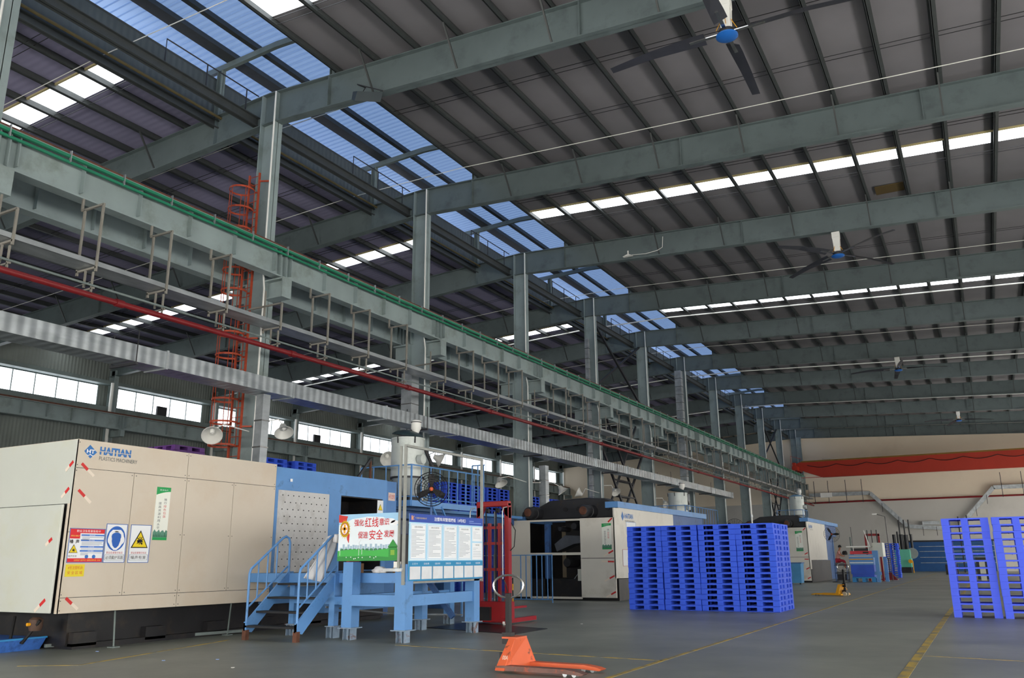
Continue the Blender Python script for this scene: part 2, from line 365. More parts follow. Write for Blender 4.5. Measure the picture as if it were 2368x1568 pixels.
# walkway strut with handrail
for i in range(2,len(YC)-1):
    y=YC[i]
    t=thing('walkway_strut','dark strut with a thin handrail high in the %s bay beside the columns'%ORD[i-1],'strut',(-20.25,y,16.1),'walkway struts under the ridge vent')
    b=B(); ibeamY(b,-20.25,y,y+9,16.1,16.45,.22); b.build('strut_beam',mPur,t)
    b=B(); b.path([(-20.25,y+5.1,16.45),(-20.25,y+5.1,17.3),(-20.25,y+8.95,17.3)],.022,6)
    for d in (6.7,8.4): b.path([(-20.25,y+d,16.45),(-20.25,y+d,17.3)],.022,6)
    b.build('handrail',mDark,t)
# crane runway beams
def runway(x,face,where,i,y,y1):
    t=thing('crane_runway_beam','grey stiffened crane runway beam %s, %s bay from the near end'%(where,ORD[i-1]),'crane beam',(x,y,10.35),'crane runway beams')
    b=B(); b.box(x-.01,x+.01,y,y1,10.38,11.32); b.build('web',mSteel,t)
    b=B(); b.box(x-.2,x+.2,y,y1,11.3,11.34); b.build('top_flange',mSteel,t)
    b=B(); b.box(x-.18,x+.18,y,y1,10.35,10.39); b.build('bottom_flange',mSteel,t)
    ks=[y+.35]+[y+.35+1.66*k for k in range(1,5)]+[y1-.35]
    for yy in sorted(set(ks+[y+.12,y1-.12])): B().box(x-.17,x+.17,yy-.008,yy+.008,10.5 if y+.3<yy<y1-.3 else 10.39,11.3).build('stiffener',mSteel,t)
    B().box(x-.05,x+.05,y,y1,11.34,11.47).build('rail',mRust,t)
for i in range(1,len(YC)-1):
    y,y1=YC[i],YC[i+1]
    if i==1: y=YC[1]
    runway(-18.75,1,'in front of the middle columns',i,y,y1)
    if i>=2: runway(-20.65,1,'just behind the middle columns',i,y,y1)
    if i>=3: runway(-50.6,-1,'along the far left wall',i,y,y1)
t=thing('conductor_rail','green conductor rail with clips along the top of the crane beam','conductor rail',(-18.5,0,11.2))
B().box(-18.53,-18.45,0,107,11.2,11.27).build('upper_rail',mGreen,t); B().box(-18.53,-18.47,0,107,11.06,11.12).build('lower_rail',mGreen,t)
for k in range(66):
    y=8.2+1.5*k; B().box(-18.5,-18.43,y-.012,y+.012,11.08,11.38).build('clip',mGalv,t)
# left wall columns, girt, downpipes
for i,y in enumerate(YC):
    if i<4: continue
    t=thing('wall_column','pale grey column against the far left wall, %s from the near end'%ORD[i-1],'column',(-51.9,y,0),'columns of the far left wall')
    b=B(); hcol(b,-51.85,y,0,14.6,.6,.34); b.build('shaft',mSteel,t)
    b=B(); b.box(-51.5,-50.3,y-.15,y+.15,9.9,10.33); b.build('bracket',mSteel,t)
    if i%2==1 or True:
        b=B(); b.path([(-51.3,y-.45,1),(-51.3,y-.45,13.6)],.11,10); b.build('downpipe',mWhite,t)
for z0,z1,nm in ((11.62,12.0,'below'),(13.55,13.8,'above')):
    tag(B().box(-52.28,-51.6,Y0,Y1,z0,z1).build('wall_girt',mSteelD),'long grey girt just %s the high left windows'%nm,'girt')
# ---------------- bracing, services on the column row ----------------
def diag(name,label,y0,upper,grp=None):
    t=thing(name,label,'bracing',(XC,y0,11.4 if upper else 3.6),grp)
    if upper:
        B().bar((XC,y0+.2,16.0),(XC,y0+8.8,11.5),.12,.12).build('brace_bar',mDark,t); B().bar((XC-.14,y0+.2,11.5),(XC-.14,y0+8.8,16.0),.12,.12).build('brace_bar',mDark,t)
        return
    for s in (1,-1):
        yy=lambda d:(y0+d if s>0 else y0+9-d)
        x=XC+.15*s
        b=B(); b.bar((x,yy(.3),8.6),(x,yy(5.0),3.6),.1,.16); b.bar((x,yy(1.5),10.2),(x,yy(7.6),3.6),.1,.13)
        for k in range(5):
            z=8.2-.95*k; b.bar((x,yy(.3+(8.6-z)*.94),z),(x,yy(1.5+(10.2-z)*.925),z),.07,.09)
        b.build('laced_brace',mDark,t)
diag('column_bracing','dark laced lower bracing between two middle columns, left of the nearer pair',45.7,False)
diag('column_bracing','small distant laced lower bracing near the far end wall',90.7,False)
diag('roof_bracing','dark crossed bars above the crane beam over the laced bracing',45.7,True)
diag('roof_bracing','dark crossed bars above the crane beam next to the end wall',90.7,True)
# cable tray hung from the runway
t=thing('cable_tray','long galvanised cable tray hanging below the crane beam','cable tray',(-18.1,9,8.45))
b=B(); b.box(-18.45,-17.8,6,108,8.45,8.47); b.build('tray_bottom',mGalv,t)
B().box(-17.82,-17.79,6,108,8.45,8.57).build('tray_side',mGalv,t); B().box(-18.46,-18.43,6,108,8.45,8.57).build('tray_side',mGalv,t)
B().path([(-18.3,6,8.52),(-18.3,108,8.52)],.04,6).build('cable',mRubber,t); B().path([(-18.05,6,8.51),(-18.05,108,8.51)],.03,6).build('cable',mRubber,t)
HY=[7.7,9.75,11.76,13.77,15.8]
for c in YC[3:]: HY+= [c-.8,c+1.3,c+3.4,c+5.6]
for k,y in enumerate(HY):
    if y>107: continue
    short=any(abs(y-(c-.8))<.05 for c in YC[3:]) or abs(y-9.75)<.01
    zt=9.16 if short else 10.03
    b=B(); b.bar((-17.77,y,8.3),(-17.77,y,zt),.05,.05); b.bar((-18.48,y,8.3),(-18.48,y,zt),.05,.05); b.bar((-18.5,y,8.4),(-17.75,y,8.4),.05,.05)
    if zt<9.5: b.bar((-17.77,y,zt),(-19.2,y,zt),.05,.05); b.bar((-18.48,y,zt),(-18.48,y,9.66),.04,.04)
    else: b.bar((-18.6,y,zt),(-17.74,y,zt),.05,.05); b.bar((-18.6,y,zt),(-18.6,y,10.36),.05,.05)
    b.bar((-17.85,y,7.68),(-17.85,y,8.3),.04,.04); b.bar((-18.15,y,7.95),(-18.15,y,8.4),.04,.04); b.bar((-18.2,y,7.88),(-17.75,y,7.88),.04,.04)
    tag(b.build('tray_hanger',mat('hanger_steel','#827f78',.6,0,.1,3)),'pale steel U-shaped tray hanger, %s one from the near end'%ORD[k+1],'hanger','hangers of the cable tray')
t=thing('fire_pipe','long dark red water pipe below the cable tray','pipe',(-17.8,8,7.6))
B().path([(-17.8,5,7.7),(-17.8,108,7.7)],.075,12).build('pipe',mRedPipe,t,True)
for k in range(17):
    B().path([(-17.8,6.4+6*k,7.7),(-17.8,6.6+6*k,7.7)],.1,12).build('coupling',mRedPipe,t,True)
b=B(); b.path([(-17.8,5,7.95),(-17.8,108,7.95)],.028,8); tag(b.build('thin_pipe',mSteelD),'thin grey-green pipe just above the red pipe','pipe')
t=thing('air_duct','long rectangular galvanised air duct above the machines','duct',(-17.3,9,6.15))
DUY=[5]+[9+4.4*k for k in range(14)]+[66.8]
for k in range(len(DUY)-1):
    b=B(); b.box(-17.75,-17.0,DUY[k]+.01,DUY[k+1]-.01,6.16,6.57)
    b.build('duct_section',mDuct,t); B().box(-17.78,-16.97,DUY[k+1]-.03,DUY[k+1]+.03,6.13,6.6).build('joint_flange',mGalv,t)
def drop(x,y,z0,z1,label,w=.36,tape=True):
    t=thing('drop_duct',label,'duct',(x,y,z0)); n=int((z1-z0)/.62); n=max(n,1); h=(z1-z0)/n
    for k in range(n):
        B().box(x-w/2,x+w/2,y-w/2,y+w/2,z0+k*h+.012,z0+(k+1)*h-.002).build('duct_section',mGalv,t)
        B().box(x-w/2-.015,x+w/2+.015,y-w/2-.015,y+w/2+.015,z0+k*h-.02,z0+k*h+.02).build('foil_band',mChrome,t)
    return t
drop(-17.3,16.95,3.9,6.12,'short foil-taped duct dropping behind the beige machine',.27)
drop(-18.9,37.6,3.2,6.12,'foil-taped duct dropping behind the second machine, left of a column')
drop(-19.6,45.1,0.02,14.5,'narrow tall duct climbing the column by the laced bracing',.22)
drop(-19.6,62.9,0.02,15.9,'tall ribbed duct climbing the column up to the roof',.5)
for k,y in enumerate((12.5,24.5,33.5,42.5,51.5,60.5)):
    b=B(); b.bar((-17.85,y,6.1),(-16.9,y,6.1),.06,.06)
    for xx in (-17.82,-16.93): b.bar((xx,y,6.1),(xx,y,6.9),.02,.02)
    tag(b.build('duct_bracket',mDark),'dark bracket under the galvanised air duct, %s along'%ORD[k+1],'bracket','duct brackets')
drop(-19.45,26.9,.02,8.85,'pale square duct standing beside the second column',.5)
for k_,y_ in enumerate((41.05,57.9,75.0)):
    tag(B().box(-52.2,-52.05,y_-.42,y_+.42,12.0,12.75).build('vent_box',mDark),'small dark ventilator box in the high left windows, %s from the near end'%ORD[k_+1],'ventilator','window ventilators')
# caged ladder on the first column
t=thing('caged_ladder','tall orange-red caged ladder fixed to the first column','ladder',(-20.2,18.45,3.6))
lx0,lx1,ly=-20.05,-19.6,18.35
for x in (lx0,lx1): B().bar((x,ly,3.5),(x,ly,14.1),.05,.06).build('side_rail',mLadder,t)
for k in range(35): B().path([(lx0,ly,3.8+.3*k),(lx1,ly,3.8+.3*k)],.012,6).build('rung',mLadder,t)
cx,cy,rr=-19.95,ly-.38,.4
for k in range(13):
    z=5.0+.7*k
    pts=[(cx+rr*math.cos(a),cy+rr*math.sin(a)) for a in [math.radians(60-300*j/14) for j in range(15)]]
    b=B(); P=[(lx1,ly)]+pts+[(lx0,ly)]
    for (x0,y0),(x1,y1) in zip(P[:-1],P[1:]): b.bar((x0,y0,z),(x1,y1,z),.012,.06)
    b.build('cage_hoop',mLadder,t)
for j in range(5):
    a=math.radians(40-260*j/4); b=B(); b.bar((cx+rr*math.cos(a),cy+rr*math.sin(a),4.97),(cx+rr*math.cos(a),cy+rr*math.sin(a),13.43),.03,.008); b.build('cage_strap',mLadder,t)
for z in (5.6,8.4,11.2,13.8):
    b=B(); b.bar((lx1,ly,z),(lx1+.3,ly+.15,z),.04,.05); b.bar((lx0,ly,z),(lx0,ly+.3,z),.04,.05); b.build('wall_stay',mLadder,t)
# roof pipes running across the hall
for k,(y,r,m) in enumerate(((14.1,.015,mWhite),(20.3,.015,mWhite),(26.3,.015,mWhite),(44.2,.016,mWhite),(51.5,.04,mWhite),(60.5,.02,mWhite),(70.4,.045,mWhite),(88.4,.045,mWhite),(104.6,.03,mWhite))):
    xs=[XR-.1,XC+2.9,XC-2.9,XL+.3]; b=B()
    b.path([(xs[0],y,rtop(xs[0])-.06),(xs[1],y,rtop(xs[1])-.06),(xs[2],y,rtop(xs[2])-.06),(xs[3],y,rtop(xs[3])-.06)],r,6)
    tag(b.build('roof_pipe',m),'thin pale pipe crossing under the roof purlins, %s from the near end'%ORD[k+1],'pipe','pipes crossing under the roof')
# ceiling fans
def fan(x,y,z,rot,label,yl=True):
    t=thing('ceiling_fan',label,'ceiling fan',(x,y,z),'big ceiling fans')
    B().lathe([(.05,z+.85),(.05,rbot(x)-.02)],(x,y,0),8).build('drop_rod',mWhite,t)
    B().box(x-.16,x+.16,y-.12,y+.12,rbot(x)-.3,rbot(x)-.02).build('mounting_box',mWhite,t)
    b=B(); b.hexa([(x-.12,y-.12,z+.2),(x+.12,y-.12,z+.2),(x+.12,y+.12,z+.2),(x-.12,y+.12,z+.2)],[(x-.15,y-.15,z+.85),(x+.15,y-.15,z+.85),(x+.15,y+.15,z+.85),(x-.15,y+.15,z+.85)]); b.build('motor_housing',mWhite,t,bevel=.02)
    text('HVLS',FY(y-.15,x,z),0,.55,.16,.05,flat('#7aa0c8'),t)if False else None
    B().lathe([(.1,.02),(.2,.04),(.2,.16),(.1,.2)],(x,y,z),20).build('hub',mDark,t,True)
    B().lathe([(.02,-.06),(.2,-.05),(.27,-.01),(.27,.02),(.1,.03)],(x,y,z),28).build('hub_cover',mat('fan_blue','#1f5fae',.4),t,True)
    for k in range(4):
        a=math.radians(rot+90*k); u=Vector((math.cos(a),math.sin(a),0)); v=Vector((-u.y,u.x,0)); b=B(); C=Vector((x,y,z+.1))
        secs=[(.55,.17,.10,0),(.9,.17,.09,.01),(2.0,.14,.05,0),(3.1,.11,.02,-.1)]
        o=0; P=[]
        for r,w,tz,dz in secs: P.append([C+u*r-v*w+Vector((0,0,-tz*.6+dz)),C+u*r+v*w+Vector((0,0,tz*.6+dz)),C+u*r+v*w*.6+Vector((0,0,tz*.6+.035+dz)),C+u*r-v*w*.6+Vector((0,0,-tz*.6+.035+dz))])
        for i in range(3): b.hexa(P[i],P[i+1])
        b.build('blade',mat('fan_blade_grey','#34363e',.45,.1),t)
        B().bar(C+u*.18,C+u*.95,.09,.025).build('blade_bracket',mChrome,t)
        B().bar(C+u*.25+v*.05+Vector((0,0,.1)),C+u*.1+Vector((0,0,.42)),.015,.015).build('safety_strap',mYel,t)
fan(-4.05,18.7,14.2,0,'nearest big ceiling fan at the top right, blue hub and dark blades')
fan(-4.03,36.7,14.17,50,'second big ceiling fan with white motor housing, under the third rafter')
fan(-3.9,63.7,14.3,8,'third ceiling fan, distant and dark against the roof')
fan(-.85,90.7,14.2,20,'farthest ceiling fan, tiny, near the end wall')
# lamps
def lamp(px,py,pz,cx,cy,tilt,label):
    t=thing('flood_lamp',label,'lamp',(px,py,pz),'dish lamps on the columns')
    d=Vector(tilt).normalized(); q=d.to_track_quat('Z','Y').to_matrix(); b=B()
    prof=[(.04,-.22),(.09,-.2),(.13,-.08),(.27,.1),(.3,.13),(.28,.13),(.12,-.05)]
    b.lathe(prof,(0,0,0),20); b.v=[tuple(Vector((px,py,pz))+q@Vector(p)) for p in b.v]; b.build('reflector',mat('enamel_grey','#c9c9c4',.35),t,True)
    B().lathe([(.02,-.02),(.07,.02),(.07,.1),(.03,.15)],(px,py,pz),10).build('bulb',mWhite,t,True)
    B().path([(cx,cy,pz+.25),(px+(cx-px)*.3,py+(cy-py)*.3,pz+.32),(px-d.x*.2,py-d.y*.2,pz-d.z*.2)],.018,6).build('arm',mWhite,t)
lamp(-19.3,17.0,5.2,XC+.2,18.5,(.6,-.5,-.6),'dish lamp in front of the first column, left of the ladder')
lamp(-18.75,19.3,5.55,XC+.45,18.9,(.5,-.3,-.8),'dish lamp on an arm right of the first column')
lamp(-19.2,25.2,5.3,XC+.2,27.5,(.7,-.5,-.4),'small dish lamp just left of the tall hopper')
lamp(-18.5,27.6,5.45,XC+.45,27.9,(.6,.6,-.4),'dish lamp just right of the tall hopper')
lamp(-18.9,33.2,5.0,XC+.3,36.5,(.5,-.2,-.8),'dish lamp left of the third column')
lamp(-18.5,38.8,5.0,XC+.4,36.9,(.5,.2,-.8),'dish lamp right of the third column, before the last window')
lamp(-19.0,42.0,5.05,XC+.3,45.5,(-.7,-.3,.4),'dish lamp pointing sideways left of the fourth column')
lamp(-19.0,47.2,5.5,XC+.4,45.9,(.6,-.3,-.6),'dish lamp in front of the laced bracing')
lamp(-19.1,56.6,5.3,XC+.4,54.9,(.6,-.3,-.6),'small dish lamp beside the second silver hopper')
t=thing('floodlight','dark ribbed floodlight box hanging under the nearest right rafter','lamp',(-15.0,18.35,15.5))
b=B(); b.hexa([(-15.5,18.0,15.45),(-15.25,17.85,15.25),(-14.45,18.1,15.1),(-14.7,18.3,15.35)],[(-15.5,18.05,15.75),(-15.2,17.9,15.6),(-14.4,18.15,15.45),(-14.7,18.35,15.65)]); b.build('body',mat('lamp_dark','#333b3e',.5),t)
b=B(); b.bar((-15.55,18.3,16.15),(-14.5,18.3,15.6),.03,.03); b.bar((-15.2,18.3,15.96),(-15.2,18.1,15.6),.02,.02); b.bar((-15.5,18.3,16.12),(-15.5,18.62,16.2),.03,.03); b.build('bracket',mDark,t)
t=thing('floodlight','small white lamp with a cable below the third rafter','lamp',(-13.5,36.4,15.9))
b=B(); b.hexa([(-13.75,36.3,15.83),(-13.25,36.3,15.83),(-13.25,36.5,15.83),(-13.75,36.5,15.83)],[(-13.55,36.35,15.93),(-13.45,36.35,15.93),(-13.45,36.45,15.93),(-13.55,36.45,15.93)]); b.box(-13.52,-13.46,36.38,36.42,15.9,16.12); b.build('body',mWhite,t)
B().path([(-13.3,36.4,15.87),(-12.6,36.4,15.8),(-12.0,36.4,15.86),(-11.75,36.4,15.97),(-11.7,36.4,16.5)],.015,5).build('cable',mWhite,t)
tag(B().box(-2.2,-1.1,35.6,36.45,rtop(-1.6)+.2,rtop(-1.6)+.225).build('stained_panel',mat('ochre_stain','#574726',.8)),'faded ochre patch panel under the roof near the third rafter','panel')
# overhead travelling crane
t=thing('bridge_crane','long red overhead crane girder across the far end of the hall','crane',(-18.8,105.3,11.45))
b=B(); b.extr([(-18.9,12.0),(-17.95,11.5),(-16.0,10.77),(15.3,10.77),(15.3,12.72),(-18.3,12.72),(-18.9,12.5)],'y',105.0,105.6); b.build('girder',mCrane,t)
B().box(-18.3,15.3,104.93,105.02,12.62,12.78).build('top_rail',mat('crane_brown','#7c5a1c',.6),t)
B().box(-18.4,15.3,104.97,105.0,10.77,10.83).build('bottom_flange',mCrane,t)
b=B(); b.box(-19.15,-18.55,103.6,107.0,11.6,12.1); b.box(-19.05,-18.7,103.5,104.0,12.1,12.5); b.build('end_carriage',mCrane,t)
for y in (104.1,106.5): B().lathe([(.2,-.07),(.2,.07)],(-18.75,y,11.67),16,'x').build('wheel',mDark,t)
pts=[]
for k in range(60):
    x=-17.6+.55*k; pts.append((x,104.9,12.25-.32*abs(math.sin(math.pi*k/6))))
B().path(pts,.035,5).build('festoon_cable',mBlack,t)
B().path([(-19.2,103.6,12.1),(-19.2,103.6,13.3),(-18.0,103.6,12.9)],.03,5).build('hand_rail',mCrane,t)
b=B(); b.box(-15.9,-15.0,105.2,105.4,12.78,13.0); b.build('plate',mBeige,t)
# end wall services
t=thing('wall_duct','grey cable duct stepping down and up across the end wall','duct',(-11,108.5,4.5))
D=[(-18.3,8.95),(-11.4,8.95),(-7.75,5.0),(-3.9,4.7),(-2.6,4.7),(1.4,9.0),(15,9.0)]
for (x0,z0),(x1,z1) in zip(D[:-1],D[1:]): B().bar((x0,108.4,z0),(x1,108.4,z1),.4,.42).build('duct_run',mGalv,t)
for x in [-17.6,-16.0,-14.0,-12.2,2.2,4.2,6.2,8.2]: B().bar((x,108.15,7.9),(x,108.15,10.6),.06,.06).build('rod',mDark,t)
for x,z in ((-10.2,7.1),(-8.6,5.5),(-6.2,4.3),(-4.8,4.3),(-.6,6.3),(.6,7.6)): B().bar((x,108.15,z-.4),(x,108.15,z+.6),.05,.05).build('rod',mDark,t)
b=B(); b.path([(-18.6,108.3,8.0),(-12,108.3,8.05),(15,108.3,8.05)],.1,8); tag(b.build('wall_pipe',mRedPipe),'dark red pipe across the cream end wall','pipe')
tag(B().box(-6.2,-4.4,108.2,108.6,5.12,5.5).build('foil_bundle',mGalv),'foil-wrapped bundle lying on the low run of the wall duct','duct')
tag(B().box(-16.9,-15.6,107.85,108.1,8.6,9.15).build('junction_box',mWhite),'white junction box on the end wall duct','box')
t=thing('shutter_door','wide dark blue shutter gate at the foot of the end wall','gate',(-5,108.6,0))
B().box(-7.95,.6,108.6,108.8,0,3.25).build('curtain',mat('gate_blue','#1d4f86',.5),t)
b=B()
for z in (.9,1.5,2.15,2.7): b.box(-6.9,.6,108.57,108.6,z,z+.05)
b.build('slat_line',mGalv,t); B().box(-8.2,.8,108.55,108.85,3.22,3.4).build('head',mDark,t)
t=thing('end_column','pale column standing against the end wall above the crane end','column',(-19.0,108.4,0)); b=B(); hcol(b,-18.9,108.3,0,16.1,.5,.3); b.build('shaft',mSteel,t)
# ---------------- machines ----------------
def tape(parent,F,pts,w=.05):
    (u0,v0),(u1,v1)=pts; d=Vector((u1-u0,v1-v0)).normalized(); n=Vector((-d.y,d.x))*w/2; m=((u0+u1)/2,(v0+v1)/2)
    q=lambda a,c:[(a[0]-n.x,a[1]-n.y),(c[0]-n.x,c[1]-n.y),(c[0]+n.x,c[1]+n.y),(a[0]+n.x,a[1]+n.y)]
    decal('red_tape',flat('#c92a2a'),parent,F,[q((u0,v0),m)]); decal('pale_tape',flat('#e0d4c6'),parent,F,[q(m,(u1,v1))])
M1=thing('injection_machine','huge beige and blue injection moulding machine at the left, with safety signs','machine',(-16.6,15,0))
b=B(); b.box(-18.25,-15.03,10.03,15.3,.7,3.85); b.build('inner_frame',mDark,M1)
G=.006
rows=[(3.34,3.87,[10,12.63,15.3]),(.96,3.33,[10,11.32,12.64,13.97,15.3]),(.68,.95,[10,12.64,15.3])]
sc=B()
for z0,z1,ys_ in rows:
    for a,c in zip(ys_[:-1],ys_[1:]):
        B().box(-15.03,-15.0,a+G,c-G,z0,z1).build('side_panel',mBeige,M1)
        for yy in (a+.05,c-.05):
            for zz in (z0+.05,z1-.05): sc.box(-15.0,-14.996,yy-.008,yy+.008,zz-.008,zz+.008)
        if z1-z0>1:
            for yy in (a+.05,c-.05): sc.box(-15.0,-14.996,yy-.008,yy+.008,2.13,2.146)
sc.build('screws',mDark,M1)
B().box(-18.25,-15.0,10,10.03,2.66,3.87).build('end_panel',mPale,M1)
B().box(-18.25,-15.06,9.9,9.94,.69,2.64).build('end_door',mPale,M1,bevel=.01)
B().box(-15.06,-15.0,9.99,10.03,.68,2.66).build('corner_strip',mBeige,M1)
B().box(-18.25,-15.0,10.02,15.3,3.87,3.88).build('roof_sheet',mBeige,M1)
# blue tail section
b=B(); b.box(-18.2,-15.02,15.32,19.75,3.28,3.83); b.box(-18.2,-15.02,15.32,15.42,.95,3.28); b.box(-18.2,-15.02,17.3,17.76,.3,3.28); b.box(-18.2,-15.02,19.58,19.75,.3,3.28)
b.box(-18.2,-15.1,15.42,17.3,.6,3.28); b.box(-18.2,-17.6,17.76,19.58,.3,3.28); b.box(-17.6,-15.02,17.76,19.58,.3,1.33)
b.build('blue_housing',mBlue,M1)
B().box(-18.2,-15.08,19.78,20.3,.3,3.82).build('blue_end_box',mat('blue_paint_mid','#4c7db8',.45,0,.1,1.5),M1)
B().box(-15.1,-15.03,15.33,17.3,.98,3.28).build('studded_panel',mat('stud_panel_grey','#c3c4c4',.45,.1,.08,2,dirt='#9b9a96',dscale=2),M1)
b=B()
for r in range(13):
    for c in range(10):
        y=15.58+.19*c+(.09 if r%2 else 0); z=1.12+.17*r
        if y<17.25: b.box(-15.03,-15.018,y-.012,y+.012,z-.012,z+.012)
b.build('studs',mDark,M1)
b=B(); b.box(-16.3,-16.25,17.77,19.57,1.34,3.27).box(-16.3,-15.05,17.765,17.785,1.34,3.27).box(-16.3,-15.05,19.555,19.575,1.34,3.27).box(-16.3,-15.05,17.77,19.57,3.255,3.275); b.build('opening_lining',mBlack,M1)
t=thing('lifting_lever','dark slanted lever with a rusty plate on the blue machine roof','lever',(-16,20,3.84))
B().bar((-16,19.55,3.88),(-16,20.19,4.55),.05,.07).build('lever',mDark,t); B().bar((-16,20.2,3.84),(-16,20.2,4.5),.05,.05).build('post',mRust,t); B().box(-16.2,-15.8,19.5,20.3,3.84,3.9).build('plate',mRust,t)
b=B(); b.box(-16.2,-15.6,18.2,19.1,1.34,2.3); b.build('mould_platen',mBlack,M1)
# chassis below
b=B(); b.box(-18.2,-15.45,10.55,20.3,.05,.69); b.box(-18.0,-15.3,10.6,20,.0,.1)
for k in range(6): b.box(-15.5,-15.3,10.6+1.6*k,11.1+1.6*k,.05,.3)
b.build('chassis',mBlack,M1)
for y,x in ((11.25,-14.98),(14.2,-15.1)):
    b=B(); b.bar((-15.05,y,.67),(x,y,.0),.022,.022); b.box(x-.08,x+.08,y-.08,y+.08,0,.015); b.build('support_rod',mSteelD,M1)
B().bar((-15.9,10.45,.06),(-15.1,14.7,.06),.06,.06).build('floor_pipe',mSteelD,M1)
b=B(); b.lathe([(.1,0),(.12,.06),(.12,.2),(.07,.24)],(-15.75,10.12,.36),12); b.build('motor',mat('dull_rust','#4d3a30',.7),M1,True); B().lathe([(.03,0),(.03,.06)],(-15.75,9.95,.48),10,'y').build('yellow_cap',mYel,M1)
B().path([(-16.4,10.1,.6),(-16.2,9.95,.2),(-15.9,10.0,.15),(-15.6,10.1,.55)],.03,6).build('hose',mRubber,M1)
# rear: injection unit frame with service platform
b=B(); b.box(-17.9,-17.0,20.3,31.0,2.95,3.2); b.build('rear_beam',mBlueD,M1)
b=B(); b.box(-17.95,-16.6,20.3,31.0,3.2,3.3); b.build('rear_deck',mBlue,M1)
for y in (21.5,25): B().box(-17.9,-16.3,y-.15,y+.15,0,2.85).build('rear_leg',mBlueD,M1)
B().box(-17.7,-16.5,20.5,24.5,.6,2.4).build('injection_unit',mDark,M1)
# markings
F=FX(-15,0)
LB='#2e6fb4'
decal('logo_diamond',flat(LB),M1,F,[[(10.27,3.79),(10.16,3.66),(10.30,3.53),(10.43,3.66)][::-1]])
text('HT',F,10.295,3.665,.17,.075,mPaper,M1,.008,bold=.03)
decal('logo_wave',mPaper,M1,F,[[(10.2,3.60),(10.25,3.575),(10.29,3.6),(10.34,3.575),(10.39,3.6),(10.34,3.59),(10.29,3.615),(10.25,3.59)]],off=.008)
text('HAITIAN',F,10.84,3.705,.70,.155,flat(LB),M1,.005,bold=.045)
decal('logo_gap',mBeige,M1,F,[rect(10.47,11.2,3.685,3.697)],off=.0075)
text('PLASTICS MACHINERY',F,10.92,3.555,.86,.075,flat('#5e6468'),M1,.005)
for a in (((10.14,3.42),(10.42,3.2)),((10.14,2.92),(10.42,2.69)),((10.15,.95),(10.41,.74))): tape(M1,F,a,.055)
FE=FY(10.0,0); FD=FY(9.9,0)
for a,FF in ((((-15.05,3.45),(-15.25,3.28)),FE),(((-15.08,2.95),(-15.28,2.78)),FE),(((-15.25,2.02),(-15.42,1.9)),FD),(((-15.22,.93),(-15.5,.72)),FD)): tape(M1,FF,a,.06)
B().box(-14.998,-14.994,15.78,15.86,3.5,3.57).build('paper_tag',mPaper,M1)
# safety signs on the beige side
def sign(name,label,F,u0,u1,v0,v1,m=mPaper,edge='#4a6fb4',off=.002,cat='sign'):
    O,u,v,n=F; c=O+u*u0+v*v0
    t=thing(name,label,cat,tuple(c)); b=B(); b.prism(rect(u0,u1,v0,v1),F,off,off+.008)
    b.build('panel',m,t)
    if edge:
        w=.012; decal('border',flat(edge),t,F,[rect(u0,u1,v0,v0+w),rect(u0,u1,v1-w,v1),rect(u0,u0+w,v0,v1),rect(u1-w,u1,v0,v1)],off=off+.012)
    return t
def lines(name,t,F,u0,u1,v0,v1,n,hcol,off,frac=.45,seed=1):
    R=random.Random(seed); P=[]
    for k in range(n):
        v=v1-(v1-v0)*(k+.5)/n; h=(v1-v0)/n*frac; e=u0+(u1-u0)*R.choice((1,1,.95,.6,.35,.85))
        P.append(rect(u0,e,v-h/2,v+h/2))
    return decal(name,flat(hcol),t,F,P,off=off)
def warn_tri(t,F,cx,cy,s,off=.014):
    def tri(k,dy=0): return [(cx-s*k,cy-s*.58*k+dy),(cx+s*k,cy-s*.58*k+dy),(cx,cy+s*1.15*k+dy)]
    decal('warning_triangle',mBlk,t,F,[tri(1)],off=off); decal('triangle_yellow',flat('#e8cf1e'),t,F,[tri(.84)],off=off+.003)
def noise_mark(t,F,cx,cy,s,off):
    P=[]; 
    for k in range(9):
        a=math.radians(20+40*k); r0,r1=s*.28,s*(.62 if k%2 else .5)
        P.append([(cx+r0*math.cos(a-.3),cy+r0*math.sin(a-.3)),(cx+r1*math.cos(a),cy+r1*math.sin(a)),(cx+r0*math.cos(a+.3),cy+r0*math.sin(a+.3))])
    P.append([(cx+.3*s*math.cos(math.radians(a)),cy+.22*s*math.sin(math.radians(a))-.02*s) for a in range(0,360,30)])
    P.append([(cx+.05*s,cy-.35*s),(cx+.42*s,cy-.42*s),(cx+.3*s,cy-.2*s)]); P.append([(cx-.42*s,cy-.05*s),(cx-.2*s,cy-.32*s),(cx-.15*s,cy)])
    decal('noise_symbol',mBlk,t,F,P,off=off)
t=sign('notice_card','red-headed white notice card with blue bars, left of the ear protection sign',F,10.06,10.8,1.58,2.21)
decal('red_header',flat('#d8202a'),t,F,[rect(10.07,10.79,2.12,2.2),rect(10.07,10.28,2.02,2.12),rect(10.07,10.79,1.59,1.66)],off=.013)
text('职业卫生危害告知卡',F,10.45,2.16,.5,.045,mPaper,t,.018); text('保障安全 健康生产',F,10.18,2.07,.18,.03,flat('#f0d060'),t,.018)
text('注意防护 保护听力 健康监督电话 12320',F,10.48,1.625,.55,.03,flat('#f0d060'),t,.018)
text('噪  声',F,10.18,1.965,.19,.075,mBlk,t,.014,bold=.02); warn_tri(t,F,10.175,1.81,.09); noise_mark(t,F,10.175,1.81,.06,.019); text('噪声有害',F,10.17,1.70,.17,.035,flat('#555a60'),t,.014)
